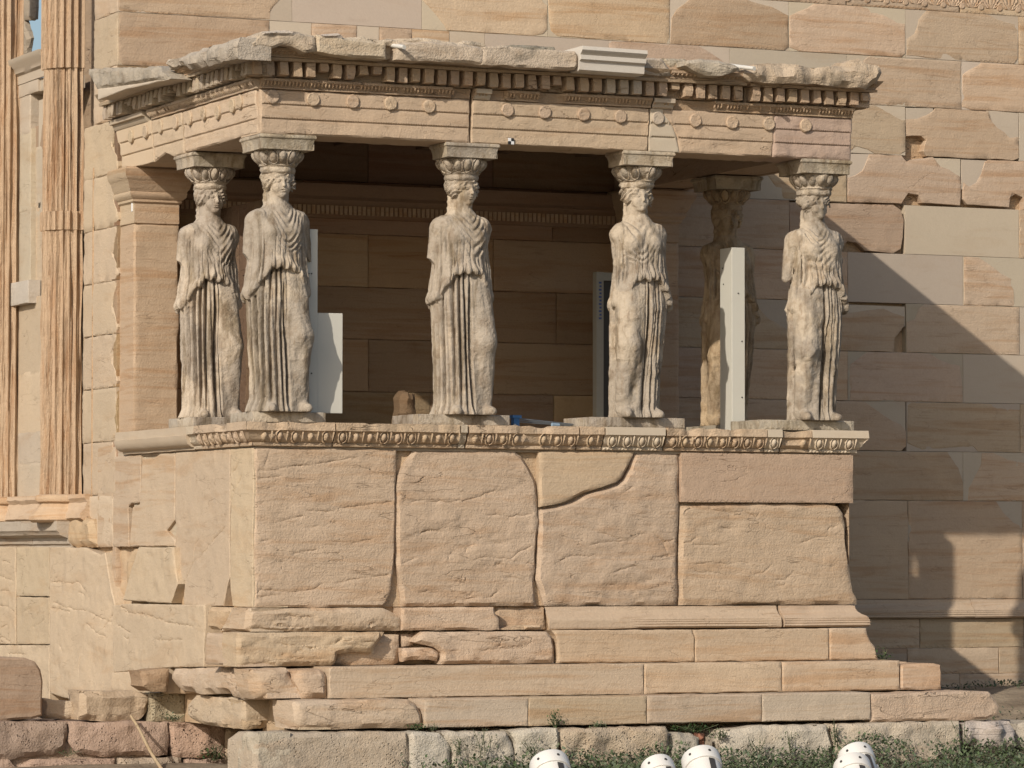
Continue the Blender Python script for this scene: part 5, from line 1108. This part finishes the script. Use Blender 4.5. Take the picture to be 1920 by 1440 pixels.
fb("narrow stone chip beside the red brick fragment", [(1308, 968), (1340, 968), (1342, 1050), (1342, 1130), (1310, 1130)], ZD, name="stone_chip", group=None, h0=-.05)
fb("broad grey foundation block right of the leafy hole", [(1358, 1420), (1352, 1395), (1366, 1370), (1420, 1363), (1560, 1358), (1564, 1400), (1562, low), (1358, low)], col=(.45, .40, .325), r=.045)
fb("long stained foundation block under the right end of the lower step", [(1567, 1358), (1802, 1353), (1806, 1400), (1806, low), (1567, low)], col=(.45, .385, .30))
fb("rough whitish boulder at the far right end of the foundation row", [(1808, 1357), (1840, 1352), (1905, 1354), (1915, 1375), (1908, 1405), (1855, 1418), (1835, 1400), (1812, 1392)], col=(.47, .41, .36), rough=.05, r=.06, name="boulder", mt=M_RAW, group=None)
fb("weathered grey stone cut by the right picture edge, beside the whitish boulder", [(1917, 1358), (1940, 1352), (1990, 1356), (2000, 1400), (1930, 1412), (1910, 1400)], col=(.38, .34, .28), fr=Frame('Y', -.85), r=.05)
# terrace wall running west, and stray blocks standing on it
Fw_ = Frame('Y', 1.9); RED = (.40, .29, .225)
def tb(label, pts, **k): return fb(label, pts, fr=Fw_, mt=M_LIME, col=k.pop('col', RED), rough=k.pop('rough', .02), group="porous blocks of the low terrace wall", name="terrace_block", bed=.002, **k)
tb("brown pitted terrace block at the left picture edge, top course", [(-60, 1356), (60, 1353), (126, 1354), (130, 1372), (129, 1405), (105, 1416), (20, 1423), (-60, 1425)], col=(.31, .235, .185), r=.045)
tb("long pink pitted terrace block behind the leaning pole", [(132, 1354), (200, 1354), (316, 1353), (319, 1380), (317, 1416), (200, 1419), (145, 1412), (132, 1390)], r=.04)
tb("reddish stained terrace block just right of the leaning pole", [(319, 1355), (418, 1356), (424, 1375), (422, 1421), (330, 1420), (320, 1395)], col=(.44, .31, .235), r=.04)
tb("pale terrace block end against the stained foundation block", [(424, 1362), (446, 1366), (470, 1368), (470, low), (426, low)], col=(.46, .36, .26))
tb("small pink block at the bottom left corner", [(-60, 1426), (20, 1424), (32, 1438), (34, low), (-60, low)], r=.04); tb("long pale pink block in the lowest terrace course", [(36, 1436), (60, 1424), (218, 1421), (222, low), (36, low)], r=.04)
tb("grey striped block in the lowest terrace course left of the pole foot", [(224, 1421), (342, 1420), (348, low), (224, low)], col=(.36, .29, .23), r=.04); tb("lowest terrace block under the green weed", [(350, 1424), (424, 1423), (425, low), (350, low)])
tw = MB(); box(tw, (-3.2, 1.98, -2.75), (-.1, 4.5, -2.27), (.38, .29, .22)); o = tw.build("terrace_fill", M_LIME, smooth=False); o['kind'] = 'structure'
Fb1 = Frame('Y', 2.1)
def bl(label, pts, fr, **k): return fb(label, pts, fr=fr, mt=k.pop('mt', M_RAW), name="stray_block", group="stray marble blocks on the low terrace wall", **k)
BRN = (.36, .265, .195)
b1 = bl("smooth brown block with rounded corner, cut by the left picture edge", [(-70, 1231), (48, 1233), (66, 1240), (77, 1256), (81, 1278), (80, 1342), (60, 1348), (-70, 1356)], Fb1, col=BRN, rough=.004, bed=0, r=.02, edge=.004, depth=.35, mt=M_WALL)
bl("pale broken stone with a jagged corner, peeping out behind the smooth brown block", [(82, 1310), (138, 1316), (150, 1335), (142, 1349), (82, 1346)], Frame('Y', 2.3), col=WEST, depth=.3)
bl("half-dressed marble block with a rough rounded right end", [(151, 1295), (200, 1297), (262, 1298), (283, 1303), (287, 1316), (278, 1336), (263, 1350), (200, 1353), (152, 1350)], Frame('Y', 2.05), col=(.43, .335, .24), rough=.035, r=.05, depth=.35)
bl("small dark brown stone stuck out above the porous block", [(264, 1258), (318, 1254), (319, 1280), (314, 1297), (286, 1298), (269, 1288)], Frame('Y', 1.75), col=(.30, .215, .14), r=.03, depth=.35)
bl("porous greenish block between two marble blocks", [(284, 1300), (325, 1297), (352, 1301), (351, 1340), (345, 1354), (284, 1353)], Frame('Y', 2.0), mt=M_LIME, col=(.36, .31, .22), rough=.03, depth=.35)
t5 = thing("stray_block", "sunlit marble block with hammered end face, below the broken step end", "stone block", (.2, .4, -2.24), "stray marble blocks on the low terrace wall")
X5 = cx(457, 1335, .15); F5 = Frame('X', X5); mb = MB()
stone(mb, F5, tr(F5, 0, 0, 1, [(350, 1318), (362, 1304), (456, 1311), (456, 1352), (450, 1367), (440, 1366), (370, 1358), (350, 1345)]), .4, .03, .012, .018, .004, .026, col=(.45, .36, .26)); mb.build("side_face", M_RAW, t5)
F6 = Frame('Y', .16); mb = MB(); stone(mb, F6, tr(F6, 0, 0, 1, [(456, 1312), (480, 1318), (495, 1332), (499, 1352), (492, 1367), (458, 1367)]), .4, .035, .012, .022, .004, .022, col=(.43, .325, .215)); mb.build("end_face", M_RAW, t5)
# wooden pole leaning on the terrace wall
fp_ = Frame('Y', 1.55); a = fp_.at(268, 1345); b = Frame('Y', .9).at(318, 1470); mb = MB()
n = 14; 
for i in range(n):
    t0, t1 = i/n, (i+1)/n; q = lambda t: np.array([a[0]+(b[0]-a[0])*t+.006*math.sin(t*9), 1.86+(.9-1.86)*t, a[1]+(b[1]-a[1])*t])
    tube(mb, q(t0), q(t1), .012+.004*t0, (.40, .31, .20), 10, .012+.004*t1)
tag(mb.build("wooden_pole", M_RAW), "thin tan wooden pole leaning on the pink terrace blocks", "pole")

# ------------------------------------------------------------------ floodlights
M_WHITE = plain("white_enamel", (.66, .64, .60), .35, var=.05, sc=9); M_GLASS = plain("dark_glass", (.03, .035, .045), .12)
def frame_of(d): 
    d = np.array(d)/np.linalg.norm(d); e = np.cross(d, (0, 0, 1.)); e /= np.linalg.norm(e); return d, e, np.cross(e, d)
def flood(x, y, z, R, d, label):
    g = float(ground_z(np.array([x]), np.array([y]))[0]); t = thing("floodlight", label, "floodlight", (x, y, g), "white floodlights on the ground aimed at the porch")
    d, e, f = frame_of(d); c = np.array([x, y, z]); n = 28; a = np.linspace(0, 2*math.pi, n, endpoint=False); ring = np.outer(np.cos(a), e)+np.outer(np.sin(a), f)
    def rev(name, prof, mt, par=t):
        mb = MB(); mb.add(np.concatenate([c+d*l+ring*r for l, r in prof]), [[i*n+j, i*n+(j+1) % n, (i+1)*n+(j+1) % n, (i+1)*n+j] for i in range(len(prof)-1) for j in range(n)], (.6, .6, .6)); return mb.build(name, mt, par)
    hs = rev("housing", [(-.22*1, .001), (-.22, R*.45), (-.2, R*.62), (-.10, R*.86), (-.02, R*.95), (.03, R*.96)], M_WHITE)
    rev("rim", [(.028, R*.93), (.03, R*1.04), (.04, R*1.07), (.12, R*1.07), (.13, R*1.04), (.13, R*.95), (.06, R*.93)], M_WHITE); rev("lens", [(.10, R*.94), (.105, R*.6), (.108, .001)], M_GLASS)
    for s in np.linspace(0, 2*math.pi, 7)[:-1]:
        mb = MB(); q = c+d*.08+(math.cos(s+.3)*e+math.sin(s+.3)*f)*R*1.07; nn = (math.cos(s+.3)*e+math.sin(s+.3)*f); tube(mb, q-nn*.004, q+nn*.003, .010, (.05, .05, .05), 8); mb.build("clip", M_DARK, hs)
    mb = MB()                                # dark cooling slot let into the housing
    for l in (0, 1):
        pass
    up = f if f[2] > 0 else -f
    q = lambda l, w, r: c+d*l+e*w+up*r
    V = []
    for l, r in ((.02, .965), (-.05, .92), (-.12, .82)): V += [q(l, w*R, math.sqrt(max(.01, (r*R)**2-(w*R)**2))+.004) for w in (.10, .28, .45)]
    mb.add(V, [[i*3+j, i*3+j+1, i*3+j+4, i*3+j+3] for i in range(2) for j in range(2)], (.03, .03, .03)); mb.build("cooling_slot", M_DARK, hs)
    mb = MB()
    for sgn in (-1, 1):
        p0 = c+e*sgn*R*1.12; tube(mb, p0, np.array([p0[0], p0[1], g+.03]), .014, (.6, .6, .6), 8); tube(mb, c+e*sgn*R*.9-d*.0, p0, .02, (.6, .6, .6), 8)
    tube(mb, np.array([*(c+e*R*1.12)[:2], g+.03]), np.array([*(c-e*R*1.12)[:2], g+.03]), .014, (.6, .6, .6), 8); box(mb, (x-.12, y-.10, g-.02), (x+.12, y+.10, g+.022), (.6, .6, .6)); mb.build("bracket", M_WHITE, t)
    mb = MB(); q0 = c-d*.12+e*R*.75; box(mb, tuple(q0-.05), tuple(q0+.05), (.6, .6, .6)); mb.build("gear_box", M_WHITE, t, smooth=False)
def fl_at(px, py, Y): 
    d = ray(px, py); p = CP+d*(Y-CP[1])/d[1]; return p
for px, py, R, Y, d, lab in ((1036, 1457, .125, -6.0, (.12, .75, .72), "leftmost white floodlight, alone below the pale foundation blocks"), (1240, 1462, .105, -6.4, (.1, .75, .7), "low white floodlight of which only the top shows, left of a bigger one"),
                             (1320, 1448, .125, -6.0, (.15, .75, .72), "large white floodlight right of the low one, below the pitted block"), (1612, 1439, .118, -5.6, (.1, .75, .72), "upper white floodlight at right, standing behind another"), (1603, 1461, .12, -6.5, (.2, .75, .7), "front white floodlight at right, overlapping the upper one")):
    p = fl_at(px, py, Y); flood(p[0], p[1], p[2], R, d, lab)

# ------------------------------------------------------------------ grass and weeds
def leaf_mat(name, a, b):
    m, N, L, B = mat(name); at = nd(N, "ShaderNodeAttribute", attribute_name="tint"); L.new(at.outputs["Color"], B.inputs["Base Color"]); B.inputs["Roughness"].default_value = .7
    B.inputs["Specular IOR Level"].default_value = .2; return m
M_LEAF = leaf_mat("small_leaves", 0, 0)
def leaves(mb, base, n, spread, hgt, size, rng, cols):
    bx = base[0]+rng.normal(0, spread, n); by = base[1]+rng.normal(0, spread*.6, n); bz = base[2]+np.abs(rng.normal(.35, .3, n))*hgt
    leafset(mb, np.c_[bx, by, bz], size, rng, cols)
def leafset(mb, P, size, rng, cols):
    n = len(P); a = rng.uniform(0, 2*math.pi, n); t = rng.uniform(-.2, 1.1, n); s = size*rng.uniform(.5, 1.3, n)
    d = np.c_[np.cos(a)*np.cos(t), np.sin(a)*np.cos(t), np.sin(t)]; w = np.c_[-np.sin(a), np.cos(a), a*0]
    V = np.stack([P, P+d*s[:, None]*.5+w*s[:, None]*.3, P+d*s[:, None], P+d*s[:, None]*.5-w*s[:, None]*.3], 1)
    c = np.array(cols)[rng.integers(0, len(cols), n)]*rng.uniform(.75, 1.25, (n, 1))
    F = np.arange(4*n).reshape(n, 4)
    mb.v.append(V.reshape(-1, 3)); mb.f += (F+mb.n).tolist(); mb.c.append(np.c_[np.repeat(c, 4, 0), np.full(4*n, .3)]); mb.n += 4*n
rng = np.random.default_rng(7)
GC = [(.09, .12, .06), (.07, .105, .045), (.12, .14, .085), (.085, .11, .07)]
mb = MB(); N_ = 130000
X = rng.uniform(-1.0, 9.5, N_); Y = -1.0-rng.uniform(0, 1, N_)**1.3*5.5
dens = sm(-.3, .35, fbm(np.c_[X*1.1, Y*1.1, X*0], 31, 3)+.35*sm(-2.5, -1.1, Y)+.55)*sm(.6, 1.6, X+.3*(Y+1)); k = rng.uniform(0, 1, N_) < dens; X, Y = X[k], Y[k]
X2 = rng.uniform(6.6, 11, 5000); Y2 = rng.uniform(-.9, 3.3, 5000); k2 = rng.uniform(0, 1, 5000) < sm(-.1, .5, fbm(np.c_[X2*1.3, Y2*1.3, X2*0], 33, 2)); X = np.r_[X, X2[k2]]; Y = np.r_[Y, Y2[k2]]
hh = rng.uniform(0, 1, len(X))*(.03+.12*sm(-2.2,-1.0,Y[:len(X)])*1.0+.10*np.clip(noise(np.c_[X*2.2, Y*2.2, X*0], 41)+.4, 0, 1))
hh[-int(k2.sum()):] *= .22
leafset(mb, np.c_[X, Y, ground_z(X, Y)+hh], .034, rng, GC); tag(mb.build("grass", M_LEAF, smooth=False), "low greyish green grass and weeds on the ground before the steps", "grass", kind='stuff')
def weed(px, py, Y, n, spread, hgt, size, label, cols=GC):
    p = fl_at(px, py, Y); mb = MB(); leaves(mb, p, n, spread, hgt, size, rng, cols)
    for i in range(max(3, n//14)):
        q = p+np.array([rng.normal(0, spread), rng.normal(0, spread*.4), 0]); tube(mb, p+np.array([rng.normal(0, spread*.3), 0, -.01]), q+np.array([0, 0, hgt*rng.uniform(.5, 1.1)]), .0025, (.1, .11, .06), 4)
    tag(mb.build("weed", M_LEAF, smooth=False), label, "weed", "weeds growing in the stone joints")
DG = [(.045, .085, .03), (.06, .10, .035), (.035, .065, .025)]
weed(1042, 1364, -.86, 90, .035, .14, .028, "leafy weed on the joint above the deep dark gap", DG); weed(1122, 1366, -.84, 90, .035, .05, .022, "thin low weed along the step foot right of the leafy one")
weed(782, 1368, -.85, 80, .045, .05, .022, "small green tuft in the gap at the rough step's right end", DG); weed(812, 1369, -.85, 50, .03, .05, .02, "greyish low tuft just right of the gap in the lower step")
weed(1296, 1372, -.80, 220, .09, .06, .03, "dark leafy plant filling the hole above the small round stone", DG); weed(1350, 1385, -.96, 120, .05, .08, .026, "drooping weed at the right side of the leafy hole", GC)
weed(1656, 1238, -.12, 90, .05, .09, .026, "bushy weed at the right foot of the podium", DG); weed(1566, 1395, -.97, 90, .035, .22, .024, "tall wispy weed in the joint of the right foundation blocks")
weed(402, 1424, 1.84, 170, .075, .13, .03, "green weed sprouting from the terrace wall", DG); weed(325, 1350, 1.85, 90, .04, .06, .022, "sparse weed at the foot of the porous block"); weed(128, 1416, 1.84, 50, .05, .05, .02, "small weed in the joint of the brown pitted block", DG)
weed(1885, 1310, 3.2, 260, .10, .14, .04, "shaded green bush at the foot of the tall wall", DG); weed(1806, 1395, -1.02, 70, .04, .2, .024, "upright weed left of the whitish boulder")
for px, h_, lab in ((905, .2, "wispy weeds climbing the middle of the wide cracked foundation block"), (860, .16, "wispy weeds at the left end of the wide cracked foundation block"), (1000, .12, "low weeds before the square pale foundation block"), (1480, .2, "tall weeds before the right half of the broad grey foundation block"), (1420, .14, "short weeds before the left half of the broad grey foundation block"), (1700, .14, "weeds before the long stained foundation block at right")):
    weed(px, 1415, -1.02, 80, .045, h_, .024, lab, GC)
